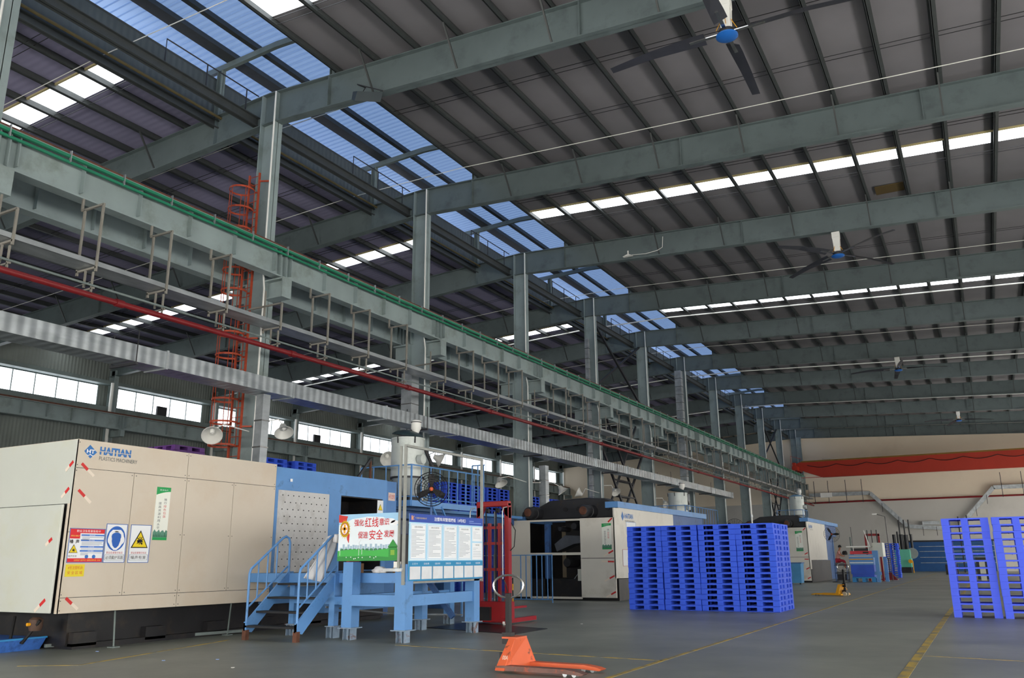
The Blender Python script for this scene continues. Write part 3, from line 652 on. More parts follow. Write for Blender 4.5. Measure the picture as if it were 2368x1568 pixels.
for i_,(v,tt) in enumerate(((2.1,'健康危害'),(2.005,'理化特性'),(1.885,'应急处理'),(1.81,'防护措施'))):
    decal('blue_bar',flat('#4f7fd0'),t,F,[rect(10.31,10.785,v-.03,v)],off=.013); text(tt,F,10.53,v-.015,.12,.02,mPaper,t,.018)
for (a,c,n) in ((1.985-.0,2.06,3),(1.895,1.965,4),(1.82,1.845,1),(1.71,1.77,3)): lines('text_lines',t,F,10.33,10.77,a,c,n,'#8a93a8',.013,.35,n)
decal('blue_disc',flat('#2f6fc0'),t,F,[circ(10.46,1.69,.035),circ(10.61,1.69,.035)],off=.013)
t=sign('safety_sign','blue round ear protection sign on a white plate',F,10.815,11.29,1.575,2.315)
decal('blue_disc',flat('#2560b8'),t,F,[circ(11.05,2.035,.205,40,.235)],off=.013)
ring=lambda cx,cy,r0,r1,a0,a1,n=14:[(cx+r1*math.cos(math.radians(a0+(a1-a0)*k/n)),cy+r1*math.sin(math.radians(a0+(a1-a0)*k/n))) for k in range(n+1)]+[(cx+r0*math.cos(math.radians(a1+(a0-a1)*k/n)),cy+r0*math.sin(math.radians(a1+(a0-a1)*k/n))) for k in range(n+1)]
head=[(10.955,2.13),(10.94,2.04),(10.965,1.96),(10.985,1.9),(11.03,1.855),(11.07,1.855),(11.115,1.9),(11.135,1.96),(11.16,2.04),(11.145,2.13),(11.1,2.16),(11.0,2.16)]
head2=[(10.9,2.14),(10.87,2.03),(10.885,1.96),(10.95,1.87),(11.02,1.815),(11.08,1.815),(11.15,1.87),(11.215,1.96),(11.23,2.03),(11.2,2.14),(11.14,2.2),(10.96,2.2)]
decal('white_outline',mPaper,t,F,[head2],off=.016); decal('blue_head',flat('#2560b8'),t,F,[head],off=.019)
decal('ear_muffs',mPaper,t,F,[circ(10.91,2.01,.045,16,.075),circ(11.19,2.01,.045,16,.075),ring(11.05,2.0,.15,.18,40,140),[(10.99,2.155),(11.1,2.155),(11.07,2.175),(11.02,2.175)]],off=.022)
text('职业危害警示标志',F,11.05,1.765,.36,.042,flat('#b8303a'),t,.014)
bx=lambda u0,u1,v0,v1,w:[rect(u0,u1,v0,v0+w),rect(u0,u1,v1-w,v1),rect(u0,u0+w,v0,v1),rect(u1-w,u1,v0,v1)]
decal('text_box',flat('#6b7078'),t,F,bx(10.845,11.265,1.62,1.73,.005),off=.013); text('必须戴护耳器',F,11.055,1.675,.38,.07,mBlk,t,.014)
t=sign('safety_sign','yellow triangle noise warning sign on a white plate',F,11.36,11.845,1.57,2.315)
warn_tri(t,F,11.6,1.975,.2); noise_mark(t,F,11.6,2.0,.17,.019); text('职业危害警示标志',F,11.6,1.765,.36,.042,flat('#b8303a'),t,.014)
decal('text_box',flat('#6b7078'),t,F,bx(11.39,11.815,1.62,1.73,.005),off=.013); text('噪声有害',F,11.6,1.675,.35,.07,mBlk,t,.014)
t=sign('yellow_notice','torn yellow notice with red characters below the red-headed card',F,10.07,10.45,1.33,1.55,flat('#e3d02c'),None)
text('4号注塑机台',F,10.26,1.49,.3,.06,flat('#d0522c'),t,.012); text('安 全 区 域',F,10.26,1.4,.3,.06,flat('#d0522c'),t,.012)
def banner(F,u0,u1,v0,v1,label,big=True):
    t=sign('poster',label,F,u0,u1,v0,v1,flat('#e9ece4'),None,cat='poster'); w=u1-u0; h=v1-v0
    g=flat('#1f9a54')
    decal('green_head',g,t,F,[[(u0,v1),(u0,v1-.15*h)]+[(u0+w*k/8,v1-.15*h+.07*h*math.sin(k/8*1.5)) for k in range(1,9)]+[(u1,v1)]],off=.012)
    decal('green_foot',g,t,F,[rect(u0,u1,v0,v0+.05*h)],off=.012)
    decal('forest_band',flat('#5d8f7c'),t,F,[[(u0,v0+.05*h),(u1,v0+.05*h)]+[(u1-w*k/10,v0+h*(.17+.03*math.sin(k*2.3))) for k in range(11)]],off=.012)
    R=random.Random(3); decal('trees',flat('#1f5c44'),t,F,[[(u0+w*(k+.2)/9,v0+.06*h),(u0+w*(k+.8)/9,v0+.06*h),(u0+w*(k+.5)/9,v0+h*(.1+.07*R.random()))] for k in range(9)],off=.015)
    text('清洁生产',F,u0+.5*w,v1-.055*h,.6*w,.028*h,mPaper,t,.016)
    s1,s2='推行绿色包装','提高资源利用水平'
    for k,ch in enumerate(s1): text(ch,F,u0+.68*w,v1-h*(.235+.064*k),.2*w,.05*h,flat('#c43a3a') if 2<=k else flat('#4c5358'),t,.012)
    for k,ch in enumerate(s2): text(ch,F,u0+.32*w,v1-h*(.31+.066*k),.2*w,.05*h,flat('#4c5358'),t,.012)
    return t
banner(F,11.89,12.24,2.02,3.1,'tall green and white poster with vertical characters on the beige machine')
Fb=FX(-15.02,0)
t=sign('warning_label','small yellow triangle label at the top corner of the dark machine opening',FX(-15.0,0),19.3,19.56,2.68,3.24,mPaper,None)
warn_tri(t,FX(-15,0),19.43,3.02,.1); text('当心机械伤人',FX(-15,0),19.43,2.77,.2,.06,flat('#b8303a'),t,.014)
t=sign('machine_number','small pale sign with red characters on the blue end of the machine',FX(-15.08,0),19.9,20.22,3.27,3.5,flat('#d9c4be'),None)
text('4号注塑机',FX(-15.08,0),20.06,3.385,.28,.13,flat('#b8303a'),t,.013)
# hoppers
def hopper(x,y,r,z0,z1,z2,z3,label,lid_open=True):
    t=thing('hopper_dryer',label,'hopper',(x,y,z0),'hopper dryers')
    pc=mat('hopper_grey','#c2c9c6',.4,.2,.06,2,dirt='#a3aca8',dscale=2)
    B().lathe([(r*.18,z0),(r*.97,z1)],(x,y,0),36).build('cone',pc,t,True)
    B().lathe([(r,z1),(r,z2)],(x,y,0),40).build('barrel',pc,t,True)
    B().lathe([(r*1.04,z1-.03),(r*1.04,z1+.03)],(x,y,0),40).build('lower_ring',mDark,t,True)
    B().lathe([(r*1.03,z2-.04),(r*1.03,z2+.02)],(x,y,0),40).build('rim',pc,t,True)
    b=B(); b.lathe([(r,0),(r*.98,.03),(r*.7,.14),(r*.3,.2),(.02,.21)],(0,0,0),32)
    rot=Matrix.Rotation(math.radians(10 if lid_open else 0),3,'Y'); b.v=[tuple(Vector((x,y,z2+.1 if lid_open else z2))+rot@Vector(p)) for p in b.v]
    b.build('lid',mat('lid_dark','#2b3c40',.4,.2) if lid_open else mat('lid_blue','#6f93ad',.4),t,True)
    s=r/.56
    b=B(); b.lathe([(.05*s,z2+.1),(.14*s,z2+.3),(.17*s,z2+.34),(.17*s,z2+.62*s),(.1*s,z2+.66*s),(.02,z2+.68*s)],(x+.25*s,y+.1,0),20); b.build('loader',mWhite,t,True)
    B().lathe([(.18*s,z2+.56*s),(.18*s,z2+.59*s)],(x+.25*s,y+.1,0),20).build('loader_band',mDark,t)
    for a in (200,270,330):
        q=math.radians(a); B().bar((x+r*math.cos(q),y+r*math.sin(q),z2-.18),(x+r*1.03*math.cos(q),y+r*1.03*math.sin(q),z2+.03),.03,.05).build('latch',mDark,t)
    B().lathe([(.16*s,0),(.16*s,.18*s),(.13*s,.18*s)],(x+r*.98,y-.1,z2-.75*(z2-z1)/1.35),16,'x').build('side_port',pc,t,True)
    B().path([(x+r*.6,y+r,z2-.3),(x+r*.9,y+r*1.3,z2-.8),(x+r*.8,y+r*1.2,z1)],.06,8).build('hose',mDark,t)
    B().box(x-.25*s,x+.25*s,y-.25*s,y+.25*s,z0-.25,z0+.04).build('base_box',mDark,t)
    return t
hopper(-16.3,22.5,.54,3.57,4.18,5.45,6.3,'big pale hopper dryer with tilted dark lid behind the sign boards')
def rails(name,label,pts,zf,h,step,m=mBlue,grp=None,r=.022):
    t=thing(name,label,'railing',(pts[0][0],pts[0][1],zf),grp)
    b=B(); b.path([(x,y,zf+h) for x,y in pts],r,8); b.build('top_rail',m,t)
    b=B(); b.path([(x,y,zf+.12) for x,y in pts],r*.8,6); b.build('bottom_rail',m,t)
    for (x0,y0),(x1,y1) in zip(pts[:-1],pts[1:]):
        L=math.hypot(x1-x0,y1-y0); n=max(1,round(L/step))
        for k in range(n+1):
            if k==n and (x1,y1)!=pts[-1]: continue
            q=k/n; B().bar((x0+(x1-x0)*q,y0+(y1-y0)*q,zf),(x0+(x1-x0)*q,y0+(y1-y0)*q,zf+h),.045 if k==0 else .025,.045 if k==0 else .025).build('post' if k==0 else 'baluster',m,t)
    return t
t=thing('service_platform','blue service platform under the big hopper dryer','platform',(-16.1,23,3.3))
B().box(-17.15,-15.15,21.15,25.5,3.3,3.34).build('deck',mBlueD,t); B().box(-15.2,-15.13,21.15,25.5,3.18,3.36).build('edge_beam',mBlue,t); B().box(-17.15,-15.15,21.1,21.17,3.18,3.36).build('edge_beam',mBlue,t)
rails('platform_railing','blue railing around the big hopper dryer',[(-17.15,21.2),(-15.2,21.2),(-15.2,25.4)],3.36,1.08,.5)
t=thing('ladder_gate','narrow blue barred frame at the far end of the hopper platform','railing',(-16.2,26.9,3.3))
for x in (-16.55,-16.3,-16.05): B().bar((x,26.95,3.3),(x,26.95,5.0),.035,.035).build('bar',mBlue,t)
b=B(); b.bar((-16.55,26.95,5.0),(-16.0,26.95,5.0),.04,.04); b.bar((-16.55,26.95,4.1),(-16.0,26.95,4.1),.03,.03); b.build('cross_bar',mBlue,t)
t=thing('access_ladder','thin light blue slanted ladder below the hopper platform','ladder',(-14.6,24,0))
for dx in (0,.5): B().bar((-15.4,22.4+dx,3.6),(-13.6,21.6+dx,1.0),.04,.06).build('side_rail',mBlue,t)
for k in range(9): B().bar((-15.3+.2*k,22.35-.085*k,3.45-.29*k),(-15.3+.2*k,22.9-.085*k,3.45-.29*k),.03,.03).build('rung',mBlue,t)
b=B(); b.bar((-13.6,21.6,0),(-13.6,21.6,1.1),.05,.05); b.bar((-13.6,22.1,0),(-13.6,22.1,1.1),.05,.05); b.build('foot_post',mBlue,t)
# second and third machines share a form
def press(X,Yf,s,lab1,W=4.9,H=3.2,Lb=12.7,basez=.82):
    t=thing('injection_machine',lab1,'machine',(X-W/2,Yf,0),'white injection machines')
    xL=X-W
    def P(x0,x1,y0,y1,z0,z1,nm,m): return B().box(x0,x1,y0,y1,z0,z1).build(nm,m,t)
    xa,xb=X-3.8,X-1.5
    P(xL,xa,Yf,Yf+.06,.12,H-.03,'front_panel',mWhiteP)
    P(xb,X-.02,Yf,Yf+.06,1.63,H-.02,'front_panel',mWhiteP); P(xb,X-.02,Yf,Yf+.06,.12,1.61,'front_panel',mWhiteP)
    P(xa,xb,Yf,Yf+.06,H-.1,H-.03,'header',mWhiteP); P(xa,xb,Yf,Yf+.06,1.75,1.85,'mid_rail',mWhiteP); P(xa,xb,Yf,Yf+.08,.06,.14,'sill',mWhiteP)
    b=B(); b.box(xL+.06,X-.12,Yf+3.2,Yf+3.3,0,H); b.box(xL,xL+.06,Yf+.06,Yf+3.2,.1,H); b.build('rear_bulkhead',mBlack,t)
    P(xL+.3,X-.3,Yf+.4,Yf+3.2,0,.6,'bed',mBlack)
    b=B(); b.box(xa+1.0,xb+1.2,Yf+1.4,Yf+2.2,.6,H+.1); b.build('moving_platen',mBlack,t)
    for r_,x_,z_ in ((.16,xb-.5,2.9),(.1,xa+1.15,2.8),(.2,xb-.85,1.45)): B().lathe([(r_*.8,Yf+.5),(r_,Yf+.6),(r_,Yf+1.5)],(x_,0,z_),18,'y').build('cylinder',mDark,t,True)
    b=B(); b.extr([(xa+.9,1.9),(xb-.6,2.2),(xb-.1,2.25),(xb-.1,2.5),(xa+1.3,2.55),(xa+.8,2.2)],'y',Yf+.7,Yf+1.4); b.build('toggle_link',mat('worn_steel','#585d66',.45,.3,.15,3),t)
    P(xa+.55,xa+.75,Yf+.3,Yf+.5,.2,H-.2,'blue_post',mBlueD); P(xa+.1,xa+1.0,Yf+2.9,Yf+3.0,.5,H-.2,'pale_guard',mat('guard_tan','#a89a84',.6))
    B().path([(xb-.2,Yf+.5,2.0),(xb-.15,Yf+.4,1.2),(xb-.6,Yf+.4,.7),(xa+1.2,Yf+.4,.5)],.02,6).build('hose',mGalv,t)
    P(xb-.22,xb,Yf+.15,Yf+.4,.75,1.2,'small_tank',mPale)
    # fixed platen above the guard with bosses and tie-bar ends
    poly=[(X-4.6,H+.0),(X-4.5,H+.38),(X-3.9,H+.45),(X-3.2,H+.78),(X-1.5,H+.85),(X-.7,H+.8),(X-.15,H+.5),(X-.05,H+.0)]
    B().extr(poly,'y',Yf+.7,Yf+1.5).build('platen_top',mDark,t,bevel=.06)
    for x in (X-3.75,X-1.25):
        B().lathe([(.05,Yf-.25),(.2,Yf-.22),(.24,Yf-.12),(.24,Yf+.25),(.27,Yf+.26),(.27,Yf+.7)],(x,0,H+.27),24,'y').build('tie_bar_end',mDark,t,True)
        B().lathe([(.05,Yf-.27),(.15,Yf-.26),(.17,Yf-.23)],(x,0,H+.27),20,'y').build('tie_bar_face',mRust,t,True)
    for x in (X-2.45,X-1.85,X-.55): B().lathe([(.1,Yf+.66),(.1,Yf+.7)],(x,0,H+.4),14,'y').build('boss_hole',mBlack,t)
    # side facing the aisle
    P(X-.06,X,Yf,Yf+.5,.85,H+.35,'corner_post',mWhiteP)
    b=B(); b.box(X-.1,X-.03,Yf+.55,Yf+7.4,basez+.02,H+.38); b.build('side_panel',mWhiteP,t)
    P(X-W+.2,X-.03,Yf+.3,Yf+8.5,0,basez,'dark_base',mBlack)
    P(X-.5,X+.05,Yf+.3,Yf+Lb,H+.38,H+.62,'blue_top_beam',mBlue); P(X-3.2,X-.1,Yf+7.4,Yf+Lb-.3,H-.4,H+.38,'blue_rear_housing',mBlueD); P(X-2.8,X-.3,Yf+8.5,Yf+Lb-.6,0,H-.4,'rear_base',mBlueD)
    P(X-W+.2,X-W+.6,Yf+.6,Yf+Lb,H-.1,H+.15,'left_beam',mBlue)
    FF=FX(X-.03,0); decal('logo_diamond',flat(LB),t,FF,[[(Yf+.95,H+.25),(Yf+.8,H+.05),(Yf+.95,H-.12),(Yf+1.1,H+.05)][::-1]],off=.005)
    text('HAITIAN',FF,Yf+1.65,H+.08,.95,.2,flat(LB),t,.006,bold=.03); text('PLASTICS MACHINERY',FF,Yf+1.75,H-.12,1.1,.08,flat('#6e747a'),t,.006)
    FFy=FY(Yf,0)
    for a in (((X-.1,H-.05),(X-.45,H-.35)),((X-.1,1.9),(X-.5,1.7)),((X-.08,1.48),(X-.6,1.5)),((X-.08,.95),(X-.5,.75)),((X-.05,.35),(X-.45,.15))): tape(t,FFy,a,.06)
    return t
press(-12.8,31.6,1,'white moulding machine in the middle with an open front and dark tie bars')
banner(FY(31.6,0),-13.35,-12.95,1.95,2.95,'small green and white poster on the front of the middle white machine')
press(-10.35,59.3,1,'distant white moulding machine behind the block of blue stacks',H=3.55,basez=1.4,Lb=13.3)
banner(FY(59.3,0),-11.15,-10.7,2.0,3.3,'small green and white poster on the distant white machine')
tag(sign('notice_plate','small white and blue notice beside the logo on the middle machine',FX(-12.83,0),32.9,34.0,2.55,3.05),None,None)
t=sign('notice_plate','red and white notice low on the side of the middle machine',FX(-12.83,0),32.4,33.1,1.3,1.95,mPaper,'#b02030')
hopper(-15.4,47.9,.55,3.1,3.75,5.25,6,'pale hopper dryer with dark lid over the middle white machine')
hopper(-13.0,71,.56,4.3,4.85,6.3,6,'smaller distant hopper dryer with blue domed lid',False)
rails('platform_railing','blue railing around the hopper dryer of the middle machine',[(-17.0,46.0),(-14.4,46.0),(-14.4,52.5)],3.35,1.1,.55)
rails('platform_railing','blue railing beside the distant domed hopper',[(-14.4,70),(-12.4,70),(-12.4,72.1)],4.25,1.0,.6)
for (x0,x1,y0,y1,z,lab) in ((-17.5,-14.1,45.9,52.6,3.35,'blue platform under the middle hopper dryer'),(-14.5,-12.3,69.9,72.2,4.25,'blue platform under the distant domed hopper')):
    t=thing('service_platform',lab,'platform',(x0,y0,0)); B().box(x0,x1,y0,y1,z-.12,z).build('deck',mBlueD,t)
    for x in (x0+.15,x1-.15):
        for y in (y0+.15,y1-.15): B().box(x-.08,x+.08,y-.08,y+.08,3.93 if (z>4 and x>-13) else 0,z-.12).build('leg',mBlueD,t)
t=thing('barred_fence','blue vertical-bar fence in front of the middle white machine','fence',(-15.8,29.4,0))
FA,FB_=(-17.7,29.6),(-14.6,29.6)
for z in (.12,1.75,1.25): B().bar((FA[0] ,FA[1],z),((FB_[0] if z!=1.25 else -16.4),FB_[1],z),.035,.035).build('rail',mBlue,t)
for x in (-17.7,-17.1,-16.5,-15.95,-15.72,-15.49,-15.26,-15.03,-14.8,-14.6): B().bar((x,29.6,0.0 if x in(-17.7,-16.5,-14.6) else .12),(x,29.6,1.75),.03,.03).build('bar',mBlue,t)
t=thing('barrier_stand','small yellow and black barrier stand by the red stacker','barrier',(-14.2,25.5,0))
for x in (-14.5,-14.05):
    for k in range(5): B().lathe([(.022,.2*k),(.022,.2*k+.2)],(x,25.5,0),8).build('stripe_yellow' if k%2 else 'stripe_black',mYel if k%2 else mBlk,t)
B().bar((-14.5,25.5,.95),(-14.05,25.5,.95),.03,.03).build('cross_bar',mBlk,t)
t=thing('white_pole','thin white upright pole rising behind the blue pallet block','pole',(-12.0,51,0)); B().lathe([(.05,0),(.05,5.6)],(-12.0,51.1,0),8).build('shaft',mWhite,t); B().lathe([(.08,3.9),(.08,4.05)],(-12.0,51.1,0),8).build('clamp',mGalv,t)
# ---------------- pallets ----------------
def pallet_mesh(w,d,h,runner,name,m):
    b=B(); lip=.042
    b.box(0,w,0,d,h-.03,h-.002)                       # deck
    b.box(0,w,0,.03,h-lip,h-.03).box(0,w,d-.03,d,h-lip,h-.03).box(0,.03,.03,d-.03,h-lip,h-.03).box(w-.03,w,.03,d-.03,h-lip,h-.03)
    for k in range(1,6): b.box(w*k/6-.006,w*k/6+.006,.03,d-.03,h-.05,h-.03)
    bw=[(0,.165*w),(.42*w,.57*w),(.83*w,w)]; bd=[(0,.17*d),(.42*d,.58*d),(.83*d,d)]
    z0=.0
    for x0,x1 in bw:
        for y0,y1 in bd:
            t=.012
            b.box(x0,x1,y0,y0+t,z0,h-lip).box(x0,x1,y1-t,y1,z0,h-lip).box(x0,x0+t,y0+t,y1-t,z0,h-lip).box(x1-t,x1,y0+t,y1-t,z0,h-lip)
            b.box(x0+t,x1-t,y0+t,y1-t,z0,z0+.01).box((x0+x1)/2-.005,(x0+x1)/2+.005,y0+t,y1-t,z0+.01,h-lip)
    if runner:
        for xx in (.165*w-.012,.42*w,.57*w-.012,.83*w): b.box(xx,xx+.012,.02,d-.02,.015,h-lip)
        for yy in (.17*d,.42*d,.5*d,.58*d,.83*d): b.box(0,.165*w,yy-.006,yy+.006,.015,h-lip).box(.83*w,w,yy-.006,yy+.006,.015,h-lip)
        for y0,y1 in bd: b.box(0,w,y0,y1,0,.015)
        for x0,x1 in bw: b.box(x0,x1,0,d,0,.015)
    # small peg holes beside the openings
    o=b.build(name,m)
    return o
def stack(proto,x,y,z,n,dh,fmt,cat,grp,order0=1,jit=.012,rz=0,first=None):
    R=random.Random(int(x*100+y*10)); ox=0
    for k in range(n):
        if first is not None and not first[0]: o=proto; first[0]=True
        else: o=proto.copy(); COL.objects.link(o)
        if R.random()<.25: ox=R.uniform(-jit,jit)
        o.location=(x+ox+R.uniform(-.003,.003),y+R.uniform(-jit,jit),z+k*dh); o.rotation_euler=(0,0,rz)
        kk=k+order0; o['label']=fmt%ORD[kk] if '%s' in fmt else fmt; o['category']=cat; o['group']=grp
H1=.1625
pA=pallet_mesh(1.165,1.06,H1,True,'plastic_pallet',mPB); used=[False]
names=['leftmost','second','third','rightmost']
for i,x in enumerate((-10.37,-9.17,-7.98,-6.8)):
    stack(pA,x,26.62,0,16,H1,'blue pallet in the '+names[i]+' stack of the central block, %s from the floor','pallet','blue pallets of the central block',1,.02,0,used)
for i,x in enumerate((-10.37,-9.17,-7.98,-6.8)):
    stack(pA,x,27.70,0,16,H1,'blue pallet in the rear stack behind the '+names[i]+' central stack, %s from the floor','pallet','blue pallets of the central block',1,.012,0,used)
H2=.183
pB=pallet_mesh(1.13,1.0,H2,False,'plastic_pallet',mPB2); used2=[False]
stack(pB,-1.02,26.1,0,14,H2,'blue pallet in the left one of the two right-hand stacks, %s from the floor','pallet','blue pallets of the right-hand stacks',1,.02,0,used2)
stack(pB,.17,26.0,0,14,H2,'blue pallet in the outer right-hand stack at the frame edge, %s from the floor','pallet','blue pallets of the right-hand stacks',1,.02,0,used2)
# tall stacks behind the machines: the levels the photo shows are single pallets
HB=.164
low=B()
def tall(x0,y0,w,d,top,nvis,fmt,grp,proto,rz):
    n=int(top/HB); base=top-n*HB
    for k in range(n-nvis): low.box(x0-1.0,x0-.02,y0+.02,y0+1.1,base*0+k*HB+.02,k*HB+HB-.005); low.box(x0-.98,x0-.04,y0+.06,y0+1.06,k*HB,k*HB+.02)
    z=(n-nvis)*HB
    R=random.Random(int(y0*10))
    for k in range(nvis):
        o=proto.copy(); COL.objects.link(o); o.rotation_euler=(0,0,math.pi/2); o.location=(x0+R.uniform(-.02,.02),y0,z+k*HB)
        o['label']=fmt%ORD[nvis-k]; o['category']='pallet'; o['group']=grp
for i,y in enumerate((22.2,23.75)): tall(-22.4,y,1.1,1.3,5.25,4,'blue pallet above the blue machine part, '+('left' if i==0 else 'right')+' stack, %s from its top','blue pallets above the first machine',pA,0)
for i,y in enumerate((34.0,35.3,36.6,37.9,39.2)): tall(-22.4,y,1.1,1.3,5.25,9,'blue pallet behind the hopper railing, '+ORD[i+1]+' stack from left, %s from its top','blue pallets in the row behind the railing',pA,0)
for i,y in enumerate((42.9,44.2,45.5)): tall(-22.4,y,1.1,1.3,5.15,6,'blue pallet right of the third column, '+ORD[i+1]+' stack, %s from its top','blue pallets right of the third column',pA,0)
low.box(0,0,0,0,0,0)
o=low.build('pallet_stack_base',mPB); tag(o,'lower blue pallets of the tall stacks, mostly hidden behind the machines','pallets','tall blue stacks','stuff')
pp=pallet_mesh(1.2,1.0,HB,True,'plastic_pallet',mPP); lowp=B()
for i,(x,y) in enumerate(((-22.4,18.3),(-23.5,18.3))):
    for k in range(28): lowp.box(x-.98,x-.02,y+.02,y+1.18,k*HB,k*HB+HB-.01)
    for k in range(4):
        o=pp if (i==0 and k==0) else pp.copy()
        if not(i==0 and k==0): COL.objects.link(o)
        o.rotation_euler=(0,0,math.pi/2); o.location=(x,y+random.uniform(-.02,.02),(28+k)*HB)
        tag(o,'purple pallet %s above the beige machine, %s from its top'%('on the front stack' if i==0 else 'on the rear stack',ORD[4-k]),'pallet','purple pallets')
tag(lowp.build('pallet_stack_base',mPP),'lower purple pallets hidden behind the beige machine','pallets','purple stacks','stuff')
# ---------------- platform, stairs and boards ----------------
t=thing('operator_platform','blue steel operator platform with thick legs under the sign boards','platform',(-11.2,15.7,0))
def leg(x,y,s=.2,zt=1.55,m=mBlue):
    l=B().box(x-s/2,x+s/2,y-s/2,y+s/2,.24,zt).build('leg',m,t)
    f=B(); f.box(x-s/2-.05,x+s/2+.05,y-s/2-.05,y+s/2+.05,.225,.245); f.box(x-.1,x-.09,y-.1,y+.1,0,.225).box(x+.09,x+.1,y-.1,y+.1,0,.225).box(x-.09,x+.09,y-.005,y+.005,0,.225)
    f.box(x+.03,x+.045,y-.1,y+.1,0,.225); f.build('foot',mat('worn_blue_foot','#7f93a8',.6,0,.25,6,dirt='#6a4a3a',dscale=6,dlim=(.55,.65)),l)
leg(-11.8,14.4,.26); leg(-10.36,14.28,.26,1.5); leg(-10.36,16.9,.24,1.2); leg(-11.9,17.1,.22,1.2); leg(-12.35,19.0,.2,1.2); leg(-12.42,14.6,.15,1.3); leg(-13.7,14.75,.14,1.3)
b=B(); b.box(-11.68,-10.49,14.2,14.36,.68,.9).box(-10.44,-10.28,14.4,16.8,.68,.9).box(-11.98,-11.8,14.5,17,.68,.88).box(-13.7,-12.4,14.62,14.76,.68,.84).box(-12.35,-11.9,14.5,14.65,.68,.84).box(-12.4,-12.28,14.7,19,.66,.84)
b.build('lower_rails',mBlue,t)
b=B(); b.box(-15.0,-10.5,14.75,17.1,1.27,1.32).box(-15.0,-12.25,17.1,19.15,1.27,1.32); b.build('deck',mat('chequer_plate','#35383c',.4,.4,.2,6),t)
b=B(); b.box(-15.0,-10.3,14.65,14.75,1.12,1.32).box(-15,-12.3,19.15,19.25,1.1,1.32).box(-10.6,-10.5,14.75,17.1,1.1,1.27).box(-12.4,-12.3,14.75,19.15,1.1,1.27); b.build('deck_beams',mBlue,t)
B().path([(-12.9,14.9,.6),(-12.6,17,.35),(-11.0,17.5,.33)],.02,6).build('hanging_bar',mGalv,t)
for (p,q) in (((-11.7,17.1,1.1),(-11.0,17.1,.3)),): B().bar(p,q,.08,.12).build('diagonal_brace',mBlueD,t)
S=thing('stairs','blue steel stairs with tubular handrails leading up to the platform','stairs',(-13.1,14,0))
for x in (-13.8,-12.4):
    b=B(); b.extr([(13.42,.18),(13.62,.14),(14.78,1.2),(14.78,1.36),(14.62,1.36),(13.42,.34)],'x',x-.02,x+.02); b.box(x-.02,x+.06 if x<-13 else x+.02,13.42,13.45,.2,.36); b.build('stringer',mBlue,S)
    r=B(); r.path([(x,13.47,.27),(x,13.47,1.33),(x,13.5,1.42),(x,14.4,2.08),(x,14.5,2.12),(x,14.59,2.08),(x,14.63,1.98),(x,14.64,1.3)],.026,10); h=r.build('handrail',mBlue,S,True)
    r=B(); r.path([(x,13.5,.66),(x,14.6,1.47)],.02,8)
    for y in (13.72,13.98,14.25): r.path([(x,y,.66+(y-13.5)*.736),(x,y,1.42+(y-13.5)*.735)],.016,8)
    r.build('infill_rail',mBlue,S,True)
    B().box(x-.05,x+.05,13.42,13.52,0,.2).build('foot',mRust,S)
for k in range(4): B().box(-13.78,-12.42,13.42+.29*k,13.68+.29*k,.25+.275*k,.29+.275*k).build('tread',mat('tread_black','#222428',.6,.2,.2,5),S)
# white sheet hanging on the stair rail
g=[(14.6,2.13),(14.66,1.95),(14.55,1.45),(14.42,1.14),(13.92,1.22),(14.1,1.55),(14.32,2.02)]
b=B(); N=10
def lp(a,c,q): return (a[0]+(c[0]-a[0])*q,a[1]+(c[1]-a[1])*q)
top=[(14.3,2.03),(14.46,2.13),(14.6,2.12)]; 
for j in range(N+1):
    for i in range(N+1):
        q=i/N; s_=j/N
        T=(14.2+.46*q,1.95+.17*math.sin(q*2.6)); Bm=(13.74+.6*q,1.24-.11*q)
        y,z=lp(T,Bm,s_); b.v.append((-12.46+.03*math.sin(q*14+s_*3)-.05*s_,y+.03*math.sin(s_*5),z))
for j in range(N):
    for i in range(N): b.f.append([j*(N+1)+i,j*(N+1)+i+1,(j+1)*(N+1)+i+1,(j+1)*(N+1)+i])
o=b.build('white_sheet',mCloth,None,True); sm=o.modifiers.new('thick','SOLIDIFY'); sm.thickness=.015
tag(o,'white cloth sheet hanging over the right stair handrail','cloth')
b=B(); b.v=[];
b=B(); b.box(-12.44,-12.3,14.45,14.72,1.95,2.14); o=b.build('sheet_fold',mCloth,o if False else None); o.modifiers.new('b','BEVEL').width=.05; o.modifiers['b'].segments=3; tag(o,'folded top of the white cloth lying over the stair handrail','cloth')
# clutter on the platform
def blob(name,x,y,z,rx,ry,rz,m,label,cat,seed=1):
    R=random.Random(seed); bm=bmesh.new(); bmesh.ops.create_icosphere(bm,subdivisions=3,radius=1)
    for v in bm.verts:
        n=v.co.normalized(); k=1+.13*math.sin(5*n.x+seed)+.1*math.sin(7*n.y+2*seed)+.08*math.sin(9*n.z)
        v.co=Vector((n.x*rx*k,n.y*ry*k,max(n.z*rz*k,-rz*.55)))
    me=bpy.data.meshes.new(name); bm.to_mesh(me); bm.free(); me.materials.append(m)
    for p in me.polygons: p.use_smooth=True
    o=bpy.data.objects.new(name,me); COL.objects.link(o); o.location=(x,y,z+rz*.55); return tag(o,label,cat)
blob('rag',-11.45,14.9,1.32,.2,.13,.08,mCloth,'crumpled white rag lying under the green board','rag',2)
blob('sack',-10.95,15.0,1.32,.24,.15,.11,mat('brown_sack','#6b5236',.9,0,.2,4),'brown sack lying under the green board','sack',3)
tag(B().box(-12.3,-12.05,14.9,15.1,1.32,1.52).build('cardboard_box',mat('cardboard','#b98a62',.85)),'small cardboard box on the platform beside the green board','box')
tag(B().box(-12.42,-12.34,14.95,15.3,1.32,1.95).build('red_bag',mRed),'red bag standing behind the stair handrail','bag')
tag(B().box(-10.5,-10.36,14.1,14.16,1.43,1.55).build('socket_box',mWhite),'small white socket box on the platform leg under the boards','box')
